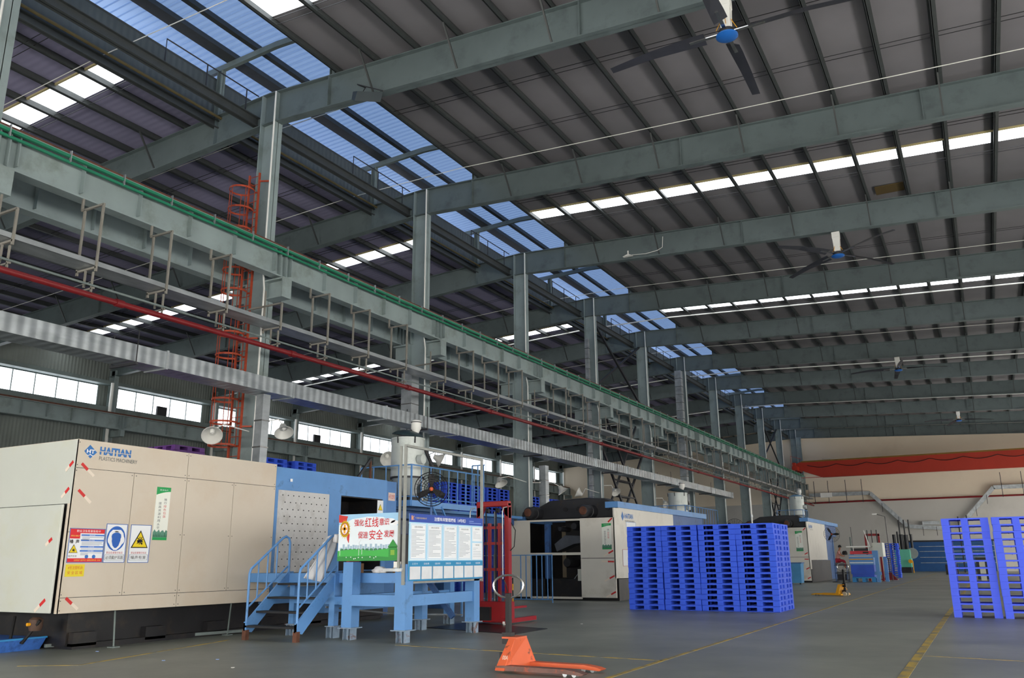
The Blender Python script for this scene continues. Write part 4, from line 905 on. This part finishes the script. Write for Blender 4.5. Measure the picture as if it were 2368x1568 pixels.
tag(B().box(-10.7,-10.25,14.02,14.14,1.36,1.42).build('clamp_bar',mGalv),'short grey clamp bar on the front platform leg','bracket')
# green campaign board facing the aisle corner
F=FY(14.12,0)
t=sign('campaign_board','green and white campaign board with large red characters',F,-11.96,-10.4,1.57,2.52,flat('#dfeaf2'),None,cat='board')
sk=B()
decal('sky_band',flat('#9cc9ea'),t,F,[[(-11.96,2.52),(-11.96,2.3),(-11.6,2.42),(-11.2,2.46),(-10.8,2.44),(-10.4,2.25),(-10.4,2.52)][::-1]],off=.0125)
decal('cloud',mPaper,t,F,[circ(-10.62,2.36,.13,16,.05),circ(-10.5,2.32,.1,14,.05)],off=.015)
decal('city_skyline',flat('#9fb8cc'),t,F,[rect(-11.9+.065*k,-11.85+.065*k,1.76,1.84+.07*abs(math.sin(k*1.7))) for k in range(22)],off=.0125)
decal('trees',flat('#3c7c54'),t,F,[circ(-11.85+.11*k,1.79,.05,10,.03) for k in range(13)],off=.0155)
decal('grass',flat('#3fae4c'),t,F,[[(-11.96,1.57),(-10.4,1.57),(-10.4,1.8)]+[(-10.4-1.56*k/12,1.79+.015*math.sin(k*.9)) for k in range(1,13)]],off=.0175)
decal('grass_dark',flat('#2c8a3e'),t,F,[[(-11.96,1.57),(-10.4,1.57),(-10.4,1.63),(-11.1,1.67),(-11.96,1.66)]],off=.0205)
decal('flowers',mPaper,t,F,[circ(x,1.63+.02*math.sin(x*40),.012,8) for x in (-11.72,-11.6,-11.52,-11.48,-11.4,-11.1,-11.0,-10.95,-11.3)],off=.0235)
decal('turbines',mPaper,t,F,[rect(-11.9,-11.893,1.68,1.82),rect(-11.4,-11.393,1.68,1.96),rect(-11.32,-11.313,1.7,1.92),[(-11.4,1.96),(-11.34,2.0),(-11.39,1.95)],[(-11.4,1.96),(-11.46,1.98),(-11.4,1.95)]],off=.0235)
decal('green_house',flat('#2f8f3c'),t,F,[[(-10.66,1.83),(-10.4,1.83),(-10.53,1.99)],rect(-10.63,-10.43,1.62,1.84)],off=.0235); decal('house_print',flat('#7fae3c'),t,F,[rect(-10.58,-10.48,1.68,1.78)],off=.0265)
decal('red_ribbon',flat('#c8322c'),t,F,[[(-11.96,2.52),(-11.96,2.36),(-11.78,2.34),(-11.72,2.48),(-11.86,2.5)],[(-11.74,2.14),(-11.66,2.12),(-11.68,1.93),(-11.72,2.0)]],off=.0155)
decal('sun_rays',flat('#e9c21c'),t,F,[[(-11.79+.1*math.cos(a-.09),2.22+.13*math.sin(a-.09)),(-11.79+.155*math.cos(a),2.22+.2*math.sin(a)),(-11.79+.1*math.cos(a+.09),2.22+.13*math.sin(a+.09))] for a in [math.radians(18*k) for k in range(20)]]+[circ(-11.79,2.22,.125,28,.165)],off=.0185)
decal('emblem_ring',flat('#a8301e'),t,F,[circ(-11.79,2.22,.095,24,.125)],off=.0215); decal('emblem_white',mPaper,t,F,[circ(-11.79,2.22,.08,24,.108)],off=.0245)
decal('emblem_cross',flat('#e8a01c'),t,F,[rect(-11.815,-11.765,2.13,2.32),rect(-11.86,-11.72,2.2,2.25)],off=.0275)
red=flat('#c8202c')
text('强化',F,-11.41,2.34,.25,.14,red,t,.03,bold=.008); text('红线',F,-11.09,2.34,.35,.2,red,t,.014,bold=.01); text('意识',F,-10.76,2.345,.25,.14,red,t,.03,bold=.008)
text('促进',F,-11.3,2.09,.25,.14,red,t,.03,bold=.008); text('安全',F,-10.97,2.09,.35,.2,red,t,.014,bold=.01); text('发展',F,-10.63,2.1,.26,.145,red,t,.03,bold=.008)
# management board along the aisle
F=FX(-10.22,0)
t=sign('management_board','blue and white management notice board with a row of paper pockets','board' and F,14.2,17.1,1.17,2.5,flat('#a9d6f0'),None,cat='board')
decal('blue_header',flat('#2449a8'),t,F,[rect(14.2,17.1,2.33,2.5)],off=.0125)
text('注塑车间管理展板（4号机）',F,15.72,2.415,1.25,.085,mPaper,t,.016,bold=.012); text('广东塑料科技有限公司',F,14.6,2.415,.42,.035,flat('#d8c070'),t,.016)
decal('company_mark',flat('#e0a070'),t,F,[rect(14.27,14.31,2.37,2.46),[(14.31,2.42),(14.36,2.46),(14.36,2.44),(14.33,2.415),(14.36,2.37),(14.34,2.37)]],off=.0155)
lines('small_print',t,F,16.5,17.05,2.36,2.44,2,'#7f9ad8',.0155,.4,5)
cols=[(14.25,14.8),(14.86,15.4),(15.46,16.0),(16.06,16.58)]
for k,(a,c) in enumerate(cols):
    decal('sheet',mPaper,t,F,[rect(a,c,1.58,2.3)],off=.0125); decal('sheet_edge',flat('#7fc0e8'),t,F,bx(a+.012,c-.012,1.6,2.28,.006),off=.0155)
    text(['注塑车间管理制度','注塑机工安全操作规程','生产工艺安全流程','岗位安全风险告知'][k],F,(a+c)/2,2.235,.3,.035,flat('#3c4450'),t,.0165)
    lines('text_lines',t,F,a+.04,c-.05,1.64,2.19,20,'#8d98a8',.0155,.28,k+3)
for v0,v1,s_ in ((1.98,2.3,'组织机构图'),(1.58,1.95,'平面布置图')):
    decal('sheet',mPaper,t,F,[rect(16.64,17.06,v0,v1)],off=.0125); text(s_,F,16.85,v1-.05,.18,.03,flat('#3c4450'),t,.0165); lines('text_lines',t,F,16.68,17.02,v0+.05,v1-.1,6,'#a8b2c0',.0155,.2,9)
decal('pocket_strip',flat('#1f86b8'),t,F,[rect(14.2,17.1,1.17,1.56)],off=.0125)
for k in range(7):
    a=14.24+.41*k; p=B(); p.prism(rect(a,a+.36,1.2,1.45),F,.015,.03); p.build('paper_pocket',mat('pocket_clear','#cfd4da',.3,0,.05,6),t)
    text(['工艺卡','巡检表','设备点检表','交接班记录','质量记录','培训记录','检查记录表'][k],F,a+.18,1.505,.2,.04,mPaper,t,.0165)
mTube=mat('grey_tube','#8d908c',.5,.1,.1,6)
t=thing('board_frame','tall grey tubular frame holding the management board','frame',(-10.25,14.08,1.1))
for y in (14.1,17.14): B().bar((-10.26,y,1.1),(-10.26,y,3.86),.05,.05).build('post',mTube,t)
B().bar((-10.26,14.08,3.87),(-10.26,17.16,3.87),.05,.05).build('top_tube',mTube,t); B().bar((-10.26,14.1,1.14),(-10.26,17.14,1.14),.04,.04).build('bottom_tube',mTube,t)
b=B(); b.bar((-10.35,14.06,1.35),(-10.35,14.06,3.86),.05,.03); b.build('second_post',mTube,t)
# pedestal fan
def pedfan(x,y,z,r,zb,face,label,tw=0):
    t=thing('pedestal_fan',label,'fan',(x,y,zb),'black pedestal fans'); d=Vector(face).normalized(); q=d.to_track_quat('Z','Y').to_matrix(); C=Vector((x,y,z))
    def tr(b): b.v=[tuple(C+q@Vector(p)) for p in b.v]; return b
    for nm,zz in (('front_grille',.07),('rear_grille',-.1)):
        b=B()
        for k in range(7): rr=r*(k+1)/7; b.path([(rr*math.cos(2*math.pi*j/28),rr*math.sin(2*math.pi*j/28),zz*(1.0-(rr/r)**3*.9)) for j in range(28)],.0035 if k<6 else .009,4,True)
        for k in range(20):
            a=2*math.pi*k/20; b.path([(.05*math.cos(a),.05*math.sin(a),zz),(r*math.cos(a),r*math.sin(a),zz*.1)],.003,4)
        tr(b).build(nm,mBlk,t)
    for k in range(3):
        a0=math.radians(90+120*k+tw); b=B(); P=[]
        for rr,w,tz in ((.05,.03,0),(.2*r/.38,.075,.02),(.9*r,.05,.03)):
            u=Vector((math.cos(a0),math.sin(a0),0)); v=Vector((-u.y,u.x,0)); P.append([u*rr-v*w+Vector((0,0,-tz)),u*rr+v*w+Vector((0,0,tz)),u*rr+v*w+Vector((0,0,tz+.006)),u*rr-v*w+Vector((0,0,-tz+.006))])
        b.hexa(P[0],P[1]); b.hexa(P[1],P[2]); tr(b).build('blade',mBlk,t)
    b=B(); b.lathe([(.045,-.03),(.045,.03),(.02,.05)],(0,0,0),14); tr(b).build('hub',mOrange,t,True)
    b=B(); b.lathe([(.05,-.3),(.08,-.28),(.08,-.1),(.05,-.08)],(0,0,0),14); tr(b).build('motor',mBlk,t,True)
    base=C-d*.16
    B().lathe([(.025,zb+.05),(.025,z)],(base.x,base.y,0),10).build('stand_pole',mBlueD,t); B().lathe([(.26,zb),(.26,zb+.03),(.04,zb+.06)],(base.x,base.y,0),20).build('base',mBlk,t)
pedfan(-10.84,15.9,3.13,.38,1.32,(.55,-.83,0),'black pedestal fan above the management board')
pedfan(-9.0,60.4,3.08,.5,0,(.15,-1,0),'blue-caged pedestal fan standing right of the distant white machine',30)
pedfan(-11.6,45.5,3.1,.5,0,(.1,-1,0),'dark round fan behind the block of blue pallets, by the middle machine',50)
# ---------------- hand trucks ----------------
def jack(X,Y,ang,body,forkm,label,s=1,nm='pallet_jack'):
    t=thing(nm,label,'pallet jack',(X,Y,0),'pallet jacks'); made=[]
    ca,sa=math.cos(ang),math.sin(ang)
    def put(b,n,m,sm=False,bv=0,par=None):
        b.v=[(X+(ca*x-sa*y)*s,Y+(sa*x+ca*y)*s,z*s) for x,y,z in b.v]; return b.build(n,m,par or t,sm,bv)
    for y,mm in ((-.29,forkm),(.29,body)):
        b=B(); b.extr([(-.13,.03),(-.13,.09),(0,.1),(1.0,.1),(1.2,.075),(1.28,.05),(1.24,.03),(.95,.045)],'y',y-.08,y+.08); put(b,'fork',mm)
        for rx in (1.12,.98): b=B(); b.lathe([(.035,y-.05),(.035,y+.05)],(rx,0,.035),14,'y'); put(b,'load_roller',mGalv,True)
    b=B(); b.hexa([(-.02,-.37,.04),(.02,-.37,.04),(.14,.37,.04),(.06,.37,.04)],[(.06,-.14,.455),(.09,-.14,.455),(.1,.14,.455),(.06,.14,.455)])
    b.hexa([(-.13,-.39,.03),(.03,-.39,.03),(.03,-.35,.03),(-.13,-.35,.03)],[(-.02,-.16,.46),(.09,-.16,.46),(.09,-.12,.46),(-.02,-.12,.46)])
    b.hexa([(-.02,.35,.05),(.12,.35,.05),(.14,.39,.05),(-.02,.39,.05)],[(-.02,.12,.46),(.1,.12,.46),(.1,.16,.46),(-.02,.16,.46)]); put(b,'tower',body,False,.008)
    b=B(); b.box(-.14,.1,-.16,.16,.445,.47); put(b,'tower_cap',body)
    b=B(); b.lathe([(.06,.1),(.06,.3),(.035,.32),(.035,.47)],(-.12,0,0),16); b.box(-.22,-.04,-.1,.1,.12,.24); b.box(-.2,-.05,-.06,.06,.36,.52); put(b,'hydraulic_pump',mBlack,True)
    for y in (-.1,.1): b=B(); b.lathe([(.09,y-.03),(.09,y+.03)],(-.14,0,.09),20,'y'); put(b,'steer_wheel',mat('wheel_cream','#b9b09a',.5),True)
    b=B(); b.box(-.16,-.08,-.035,.035,.5,1.08); put(b,'drawbar',mBlk,False,.01)
    b=B(); pts=[(-.12+.19*math.cos(a),.12*math.cos(a),1.19+.15*math.sin(a)*(1 if math.sin(a)>0 else 1.2)) for a in [math.radians(x) for x in range(-90,270,15)]]; b.path(pts,.016,8,True); put(b,'loop_handle',mChrome,True)
    b=B(); b.path([(-.12,-.02,1.1),(-.1,-.1,1.2),(-.12,-.12,1.27)],.008,6); put(b,'release_lever',mBlk)
    return t,(lambda x,y,z:Vector((X+(ca*x-sa*y)*s,Y+(sa*x+ca*y)*s,z*s)))
jk,fn=jack(-6.28,11.47,math.radians(-2),mOrange,mat('fork_worn','#6d4f48',.55,.1,.25,5,dirt='#a0503a',dscale=6,dlim=(.55,.62)),'orange pallet jack on the floor at the bottom centre')
Fj=(fn(.105,0,.25),(fn(0,1,0)-fn(0,0,0)),(fn(-.21,0,.41)-fn(0,0,0)).normalized(),(fn(.41,0,.21)-fn(0,0,0)).normalized())
text('00A',(fn(.06,-.372,.2),(fn(1,0,0)-fn(0,0,0)),Vector((0,.45,.88)).normalized(),Vector((0,-.88,.45)).normalized()),0,0,.09,.06,flat('#e8d8c8'),jk,.03)
jack(-5.62,39.05,math.radians(158),mYel,mYel,'small distant yellow pallet jack on the floor')
# red stacker
t=thing('manual_stacker','red hand stacker with tall mast behind the management board','stacker',(-11.2,19.4,0))
y=19.4
for x in (-11.66,-10.82): B().box(x-.06,x+.06,y-.08,y+.08,.1,3.0).build('outer_mast',mRed,t)
b=B(); b.box(-11.72,-10.76,y-.1,y+.08,2.92,3.06); b.extr([(-11.72,2.92),(-11.5,2.92),(-11.6,2.7),(-11.72,2.6)],'y',y-.08,y+.08); b.extr([(-10.76,2.92),(-10.98,2.92),(-10.88,2.7),(-10.76,2.6)],'y',y-.08,y+.08); b.build('mast_head',mRed,t,bevel=.02)
for x in (-11.38,-11.08): B().box(x-.035,x+.035,y-.02,y+.06,.1,2.5).build('inner_mast',mRed,t); B().lathe([(.02,.2),(.02,2.9)],(x-.07,y-.04,0),8).build('chain',mBlk,t); B().lathe([(.06,-.03),(.06,.03)],(x-.02,y-.03,2.82),14,'x').build('pulley',mBlk,t)
B().lathe([(.03,.3),(.03,1.7),(.015,1.72),(.015,2.8)],(-11.23,y+.02,0),14).build('lift_cylinder',mat('dull_steel','#6d6f70',.4,.5),t,True)
for z in (.45,1.3,1.95,2.35): B().box(-11.5,-10.95,y-.05,y+.0,z,z+.07).build('cross_member',mRed,t)
b=B(); b.box(-11.72,-10.72,y-.2,y+.15,.05,.55); b.build('base_housing',mRed,t,bevel=.02)
B().box(-11.55,-11.2,y-.3,y-.2,.1,.42).build('pump_unit',mBlack,t)
for x in (-11.68,-10.76): B().box(x-.06,x+.06,y-.35,y+1.3,.04,.14).build('support_leg',mRed,t); B().lathe([(.06,-.03),(.06,.03)],(x,y-.3,.06),14,'x').build('castor',mWhite,t)
for x in (-11.42,-11.0): B().box(x-.07,x+.07,y+.1,y+1.2,.35,.4).build('fork',mRed,t)
for x,s in ((-11.86,-1),(-10.88,1)):
    B().path([(x+.1,y-.1,2.9),(x+.02,y-.16,2.88),(x,y-.18,2.78),(x,y-.18,1.1 if s>0 else 1.9)],.015,8).build('grab_handle',mGalv,t,True)
B().path([(-10.72,y,2.5),(-10.6,y,2.3),(-10.64,y,1.9),(-10.75,y,1.8)],.012,6).build('hose',mRubber,t)
b=B(); b.box(-12.1,-9.25,16.9,19.9,.002,.012); b.v=[(-12.1,17.6,.0),(-9.22,16.85,.0),(-9.25,18.45,.0),(-12.1,19.6,.0),(-12.1,17.6,.012),(-9.22,16.85,.012),(-9.25,18.45,.012),(-12.1,19.6,.012)]
tag(b.build('floor_plate',mat('steel_plate','#2b2d2f',.35,.6,.15,2)),'dark thin steel plate lying flat on the floor by the stacker','plate')
t=thing('blue_tray','shallow dirty blue plastic tray at the near corner of the beige machine','tray',(-16.6,10.2,0))
b=B(); b.hexa([(-17.3,9.3,0),(-15.95,9.45,0),(-16.05,10.45,0),(-17.3,10.3,0)],[(-17.4,9.2,.22),(-15.85,9.38,.22),(-15.95,10.5,.22),(-17.4,10.4,.22)]); b.build('body',mat('tray_blue','#3f6fc0',.5,0,.2,4,dirt='#1f2f50',dscale=4),t)
b=B()
for p,q in (((-17.4,9.2),(-15.85,9.38)),((-15.85,9.38),(-15.95,10.5))): b.bar((p[0],p[1],.22),(q[0],q[1],.22),.05,.03)
b.build('rim',mPLB,t)
for k,(x,yy) in enumerate(((-12.2,10.1),(-10.4,9.9),(-14.6,10.6),(-9.2,20.2),(-11.5,10.6))):
    tag(B().box(x,x+.05,yy,yy+.03,0,.006).build('plastic_scrap',flat('#8fb0f0') if k%2==0 else mWhite),['tiny pale blue plastic scrap lying on the near floor, left','tiny white scrap on the near floor by the yellow line','tiny blue scrap at the foot of the beige machine','tiny white scrap on the floor right of the stacker','tiny pale blue scrap on the near floor, centre left'][k],'scrap')
# ---------------- far work area ----------------
t=thing('work_station','light blue and white work bench unit with a red crate shelf in the distance','bench',(-7.4,61.6,0))
t_ws=t
B().box(-8.15,-6.72,61.3,62.6,.5,1.1).build('blue_body',mat('bin_blue','#2f57c4',.5),t); B().box(-8.2,-6.7,61.28,62.6,1.1,1.75).build('upper_body',mBlue,t)
for z,m in ((1.62,mBeige),(1.42,mYel),(1.2,mPaper)): B().box(-8.18,-6.72,61.26,61.28,z,z+.06).build('stripe',m,t)
b=B(); b.box(-8.1,-6.75,61.3,62.6,1.78,1.98); b.build('red_crate',mat('crate_red','#c83a4a',.5),t); B().box(-7.3,-6.95,61.28,61.3,1.83,1.93).build('crate_slot',mBlack,t)
b=B(); b.box(-8.3,-6.8,61.2,62.6,2.22,2.3); b.box(-7.9,-7.85,61.3,61.35,1.98,2.22); b.box(-6.95,-6.9,61.3,61.35,1.98,2.22); b.build('top_frame',mWhite,t)
B().box(-8.0,-7.0,61.5,62.4,1.98,2.15).build('tool_row',mDark,t)
b=B(); b.box(-6.72,-6.1,61.6,63.2,1.6,2.5); b.build('tank',mPale,t); B().box(-6.75,-6.4,61.35,61.6,1.55,2.0).build('control_box',mBlue,t)
for x,yy in ((-6.5,61.4),(-6.15,63.0)): B().box(x-.11,x+.11,yy-.1,yy+.1,0,1.55).build('leg',mBlue,t)
B().box(-6.72,-6.3,61.35,61.5,.45,.65).build('cross_rail',mBlue,t)
B().bar((-7.1,61.3,3.3),(-6.85,61.3,2.3),.05,.05).build('leaning_tube',mWhite,t)
pl=pallet_mesh(1.45,1.2,.16,False,'plastic_pallet',mPLB); pl.location=(-8.12,61.25,0); pl.scale=(1,1,2.0); tag(pl,'light blue pallet on the floor under the distant bench unit','pallet')
B().box(-8.1,-6.75,61.35,62.5,.325,.5).build('lower_slab',mat('bin_blue','#2f57c4',.5),t_ws)
t=thing('red_lifter','red lifting frame with three spindles above the distant bench','lifter',(-6.75,64,0))
for x in (-7.35,-6.5): B().box(x-.06,x+.06,64,64.15,0,3.1).build('upright',mRed,t)
B().box(-7.41,-6.44,64,64.15,3.0,3.15).build('cross_head',mRed,t)
for x in (-7.2,-6.92,-6.6): B().lathe([(.035,2.5),(.035,3.4)],(x,63.95,0),8).build('spindle',mDark,t)
t=thing('goose_lamp','thin bent lamp stand above the distant bench','lamp',(-5.9,64,0)); B().path([(-5.95,64.5,0),(-6.0,64.5,4.3),(-6.6,64.5,4.5)],.025,6).build('stand',mDark,t); B().box(-6.8,-6.5,64.4,64.6,4.44,4.52).build('head',mWhite,t)
for i,x in enumerate((-8.1,)):
    tag(B().path([(x,62.9,0),(x,62.9,3.6)],.02,6).build('antenna_rod',mDark),'thin dark rod standing behind the distant bench','rod')
HF=.17
for k in range(16):
    o=pA.copy(); COL.objects.link(o); o.location=(-7.45+random.uniform(-.02,.02)+.0,75,k*.165)
    tag(o,'blue pallet in the distant stack beside the bench, %s from the floor'%ORD[k+1],'pallet','blue pallets of the distant stack')
t=thing('red_stand','dark red triangular floor stand with a thin post, before the distant stack','stand',(-6.45,68,0))
b=B(); b.extr([(-6.85,.05),(-5.95,.05),(-6.3,.5),(-6.5,.5)],'y',67.7,67.85); b.box(-7.0,-5.9,67.3,68.2,0,.06); b.build('base',mat('dark_red','#6e1624',.5),t); B().bar((-6.4,67.8,.4),(-6.4,67.8,1.5),.06,.06).build('post',mDark,t); B().bar((-6.7,67.8,1.45),(-6.1,67.8,1.45),.04,.04).build('arm',mDark,t)
t=thing('turquoise_machine','turquoise press with dark vertical cylinders near the end wall','machine',(-8,98,0))
B().box(-8.6,-7.1,98,100,.55,2.35).build('body',mTeal,t,bevel=.05); B().box(-8.5,-7.2,98.2,99.8,0,.55).build('base',mDark,t)
for x,z,r in ((-8.6,3.9,.16),(-8.25,4.2,.09),(-7.9,3.9,.2),(-7.45,3.85,.22),(-6.95,3.9,.13)): B().lathe([(r,2.0),(r,z)],(x,99.5,0),12).build('cylinder',mDark,t,True)
for x in (-7.98,-7.5,-7.05): B().lathe([(.07,3.8),(.07,5.4)],(x,99.5,0),8).build('piston_rod',mDark,t)
b=B(); b.lathe([(.55,-.1),(.55,.1),(.4,.16)],(-6.95,98.6,1.95),20,'y'); b.build('wheel_guard',mat('guard_grey','#8a8f90',.4,.4),t,True)
B().lathe([(.05,0),(.05,1.2)],(-6.95,97.6,0),8).build('yellow_post',mYel,t); B().lathe([(.2,-.05),(.2,.05)],(-7.15,97.6,1.15),14,'y').build('yellow_disc',mYel,t)
t=thing('blue_bin','light blue wheeled bin right of the central pallet block','bin',(-10.6,55.5,0))
b=B(); b.hexa([(-10.95,55.2,.08),(-10.25,55.2,.08),(-10.25,56,.08),(-10.95,56,.08)],[(-11.1,55.1,1.25),(-10.2,55.1,1.25),(-10.2,56.1,1.25),(-11.1,56.1,1.25)]); b.build('body',mat('bin_light_blue','#4c8fc0',.5),t)
B().box(-11.12,-10.15,55.08,56.12,1.24,1.3).build('lid',mBlueD,t)
for x in (-10.85,-10.35): B().lathe([(.05,-.03),(.05,.03)],(x,55.3,.05),10,'y').build('castor',mDark,t)
t=thing('cluttered_trolley','dark shelf trolley under the seated worker','trolley',(-8.8,61.3,0))
for z in (.1,.55,1.05): B().box(-9.15,-8.35,61.1,61.9,z,z+.05).build('shelf',mDark,t)
for x in (-9.12,-8.38):
    for yy in (61.13,61.87): B().box(x-.02,x+.02,yy-.02,yy+.02,0,1.1).build('post',mBlueD,t)
B().box(-9.0,-8.5,61.2,61.7,.15,.5).build('crate',mBlackC:=mat('crate_black','#26262c',.5),t)
tag(B().box(-9.1,-8.5,61.15,61.85,1.1,1.24).build('seat_cushion',mat('seat_grey','#5a5a60',.7)),'dark seat on the shelf trolley under the worker','seat')
# seated worker
def skin(name,pts,edges,rad,m,parent,root=0,sub=2):
    me=bpy.data.meshes.new(name); off=Vector(WL.get(parent.name,(0,0,0))) if parent else Vector((0,0,0))
    me.from_pydata([tuple(Vector(p)-off) for p in pts],edges,[]); o=bpy.data.objects.new(name,me); COL.objects.link(o)
    if parent: o.parent=parent
    sk=o.modifiers.new('skin','SKIN'); sk.use_smooth_shade=True
    for i,v in enumerate(me.skin_vertices[0].data): v.radius=(rad[i],rad[i]) if not isinstance(rad[i],tuple) else rad[i]; v.use_root=(i==root)
    sb=o.modifiers.new('sub','SUBSURF'); sb.levels=sub; sb.render_levels=sub
    me.materials.append(m); return o
pe=thing('person','person in a pink shirt and red trousers sitting and leaning forward at the distant bench','person',(-8.95,61.4,1.28))
px,py=-8.95,61.4
P=[(px,py,1.4),(px+.05,py,1.65),(px+.12,py,1.88),(px+.17,py,2.03),(px+.2,py,2.12),(px+.24,py,2.24),
   (px+.13,py-.19,1.93),(px+.28,py-.22,1.68),(px+.48,py-.12,1.66),(px+.13,py+.19,1.93),(px+.28,py+.22,1.68),(px+.48,py+.12,1.68),
   (px+.02,py-.1,1.38),(px+.42,py-.13,1.36),(px+.46,py-.13,.95),(px+.44,py-.13,.92+0),(px+.02,py+.1,1.38),(px+.42,py+.13,1.36),(px+.46,py+.13,.95),(px+.54,py-.13,.88),(px+.54,py+.13,.88)]
Ed=[(0,1),(1,2),(2,3),(3,4),(4,5),(2,6),(6,7),(7,8),(2,9),(9,10),(10,11),(0,12),(12,13),(13,14),(14,19),(0,16),(16,17),(17,18),(18,20)]
Pn=[p for i,p in enumerate(P) if i!=15]; mp={i:(i if i<15 else i-1) for i in range(21)}
Ed=[(mp[a],mp[c]) for a,c in Ed]
rad=[.13,.12,.13,.06,.06,.1,.06,.045,.035,.06,.045,.035,.1,.075,.05,.1,.075,.05,.04,.04]
skin('body',Pn,Ed,rad,mSkin,pe)
skin('shirt',[(px,py,1.42),(px+.05,py,1.65),(px+.12,py,1.88),(px+.16,py,1.98),(px+.13,py-.19,1.93),(px+.22,py-.21,1.78),(px+.13,py+.19,1.93),(px+.22,py+.21,1.78)],[(0,1),(1,2),(2,3),(2,4),(4,5),(2,6),(6,7)],[.145,.14,.15,.08,.075,.065,.075,.065],mat('shirt_pink','#c9928e',.8),pe)
skin('trousers',[(px,py,1.4),(px+.02,py-.1,1.38),(px+.42,py-.13,1.36),(px+.46,py-.13,1.0),(px+.02,py+.1,1.38),(px+.42,py+.13,1.36),(px+.46,py+.13,1.0)],[(0,1),(1,2),(2,3),(0,4),(4,5),(5,6)],[.15,.12,.09,.07,.12,.09,.07],mat('trousers_red','#8e1c30',.8),pe)
b=B(); b.lathe([(.02,.13),(.08,.1),(.108,.03),(.112,-.02),(.1,-.04)],(px+.225,py,2.27),16); b.build('hair',mBlk,pe,True)
b=B(); b.lathe([(.012,0),(.004,.02)],(px+.33,py,2.22),6,'x'); b.build('nose',mSkin,pe,True)
blob('dark_bag',px+.52,py-.05,1.75,.16,.16,.16,mBlack,'dark round part held by the seated worker','part',5)
tag(B().lathe([(.12,0),(.12,1.9),(.06,2.1),(.06,3.0)],(-8.6,66.0,0),12).build('grey_cylinder',mSteelD),'grey upright cylinder behind the seated worker','cylinder')
for k,(x,yy,h) in enumerate(((-2.35,100,5.6),(-1.55,100,5.7))):
    tag(B().bar((x,yy,0),(x,yy,h),.12,.12).build('dark_rod',mDark),'tall dark upright rod behind the right-hand stacks, %s of two'%('left' if k==0 else 'right'),'rod')
t=thing('dark_trolley','low dark trolley in front of the blue shutter gate','trolley',(-3.1,88,0)); B().box(-3.6,-2.6,87.5,88.5,.12,.9).build('body',mBlack,t); B().box(-3.6,-2.6,87.5,88.5,0.02,.12).build('base',mDark,t)
tag(B().box(-.9,.3,70,71,0,1.5).build('dark_cabinet',mBlackC),'dark cabinet seen through the right-hand pallet stacks','cabinet')
tag(B().box(-.6,-.3,60,60.6,0,1.3).build('pale_drum',mPale),'pale upright container seen through the right-hand pallet stacks','container')
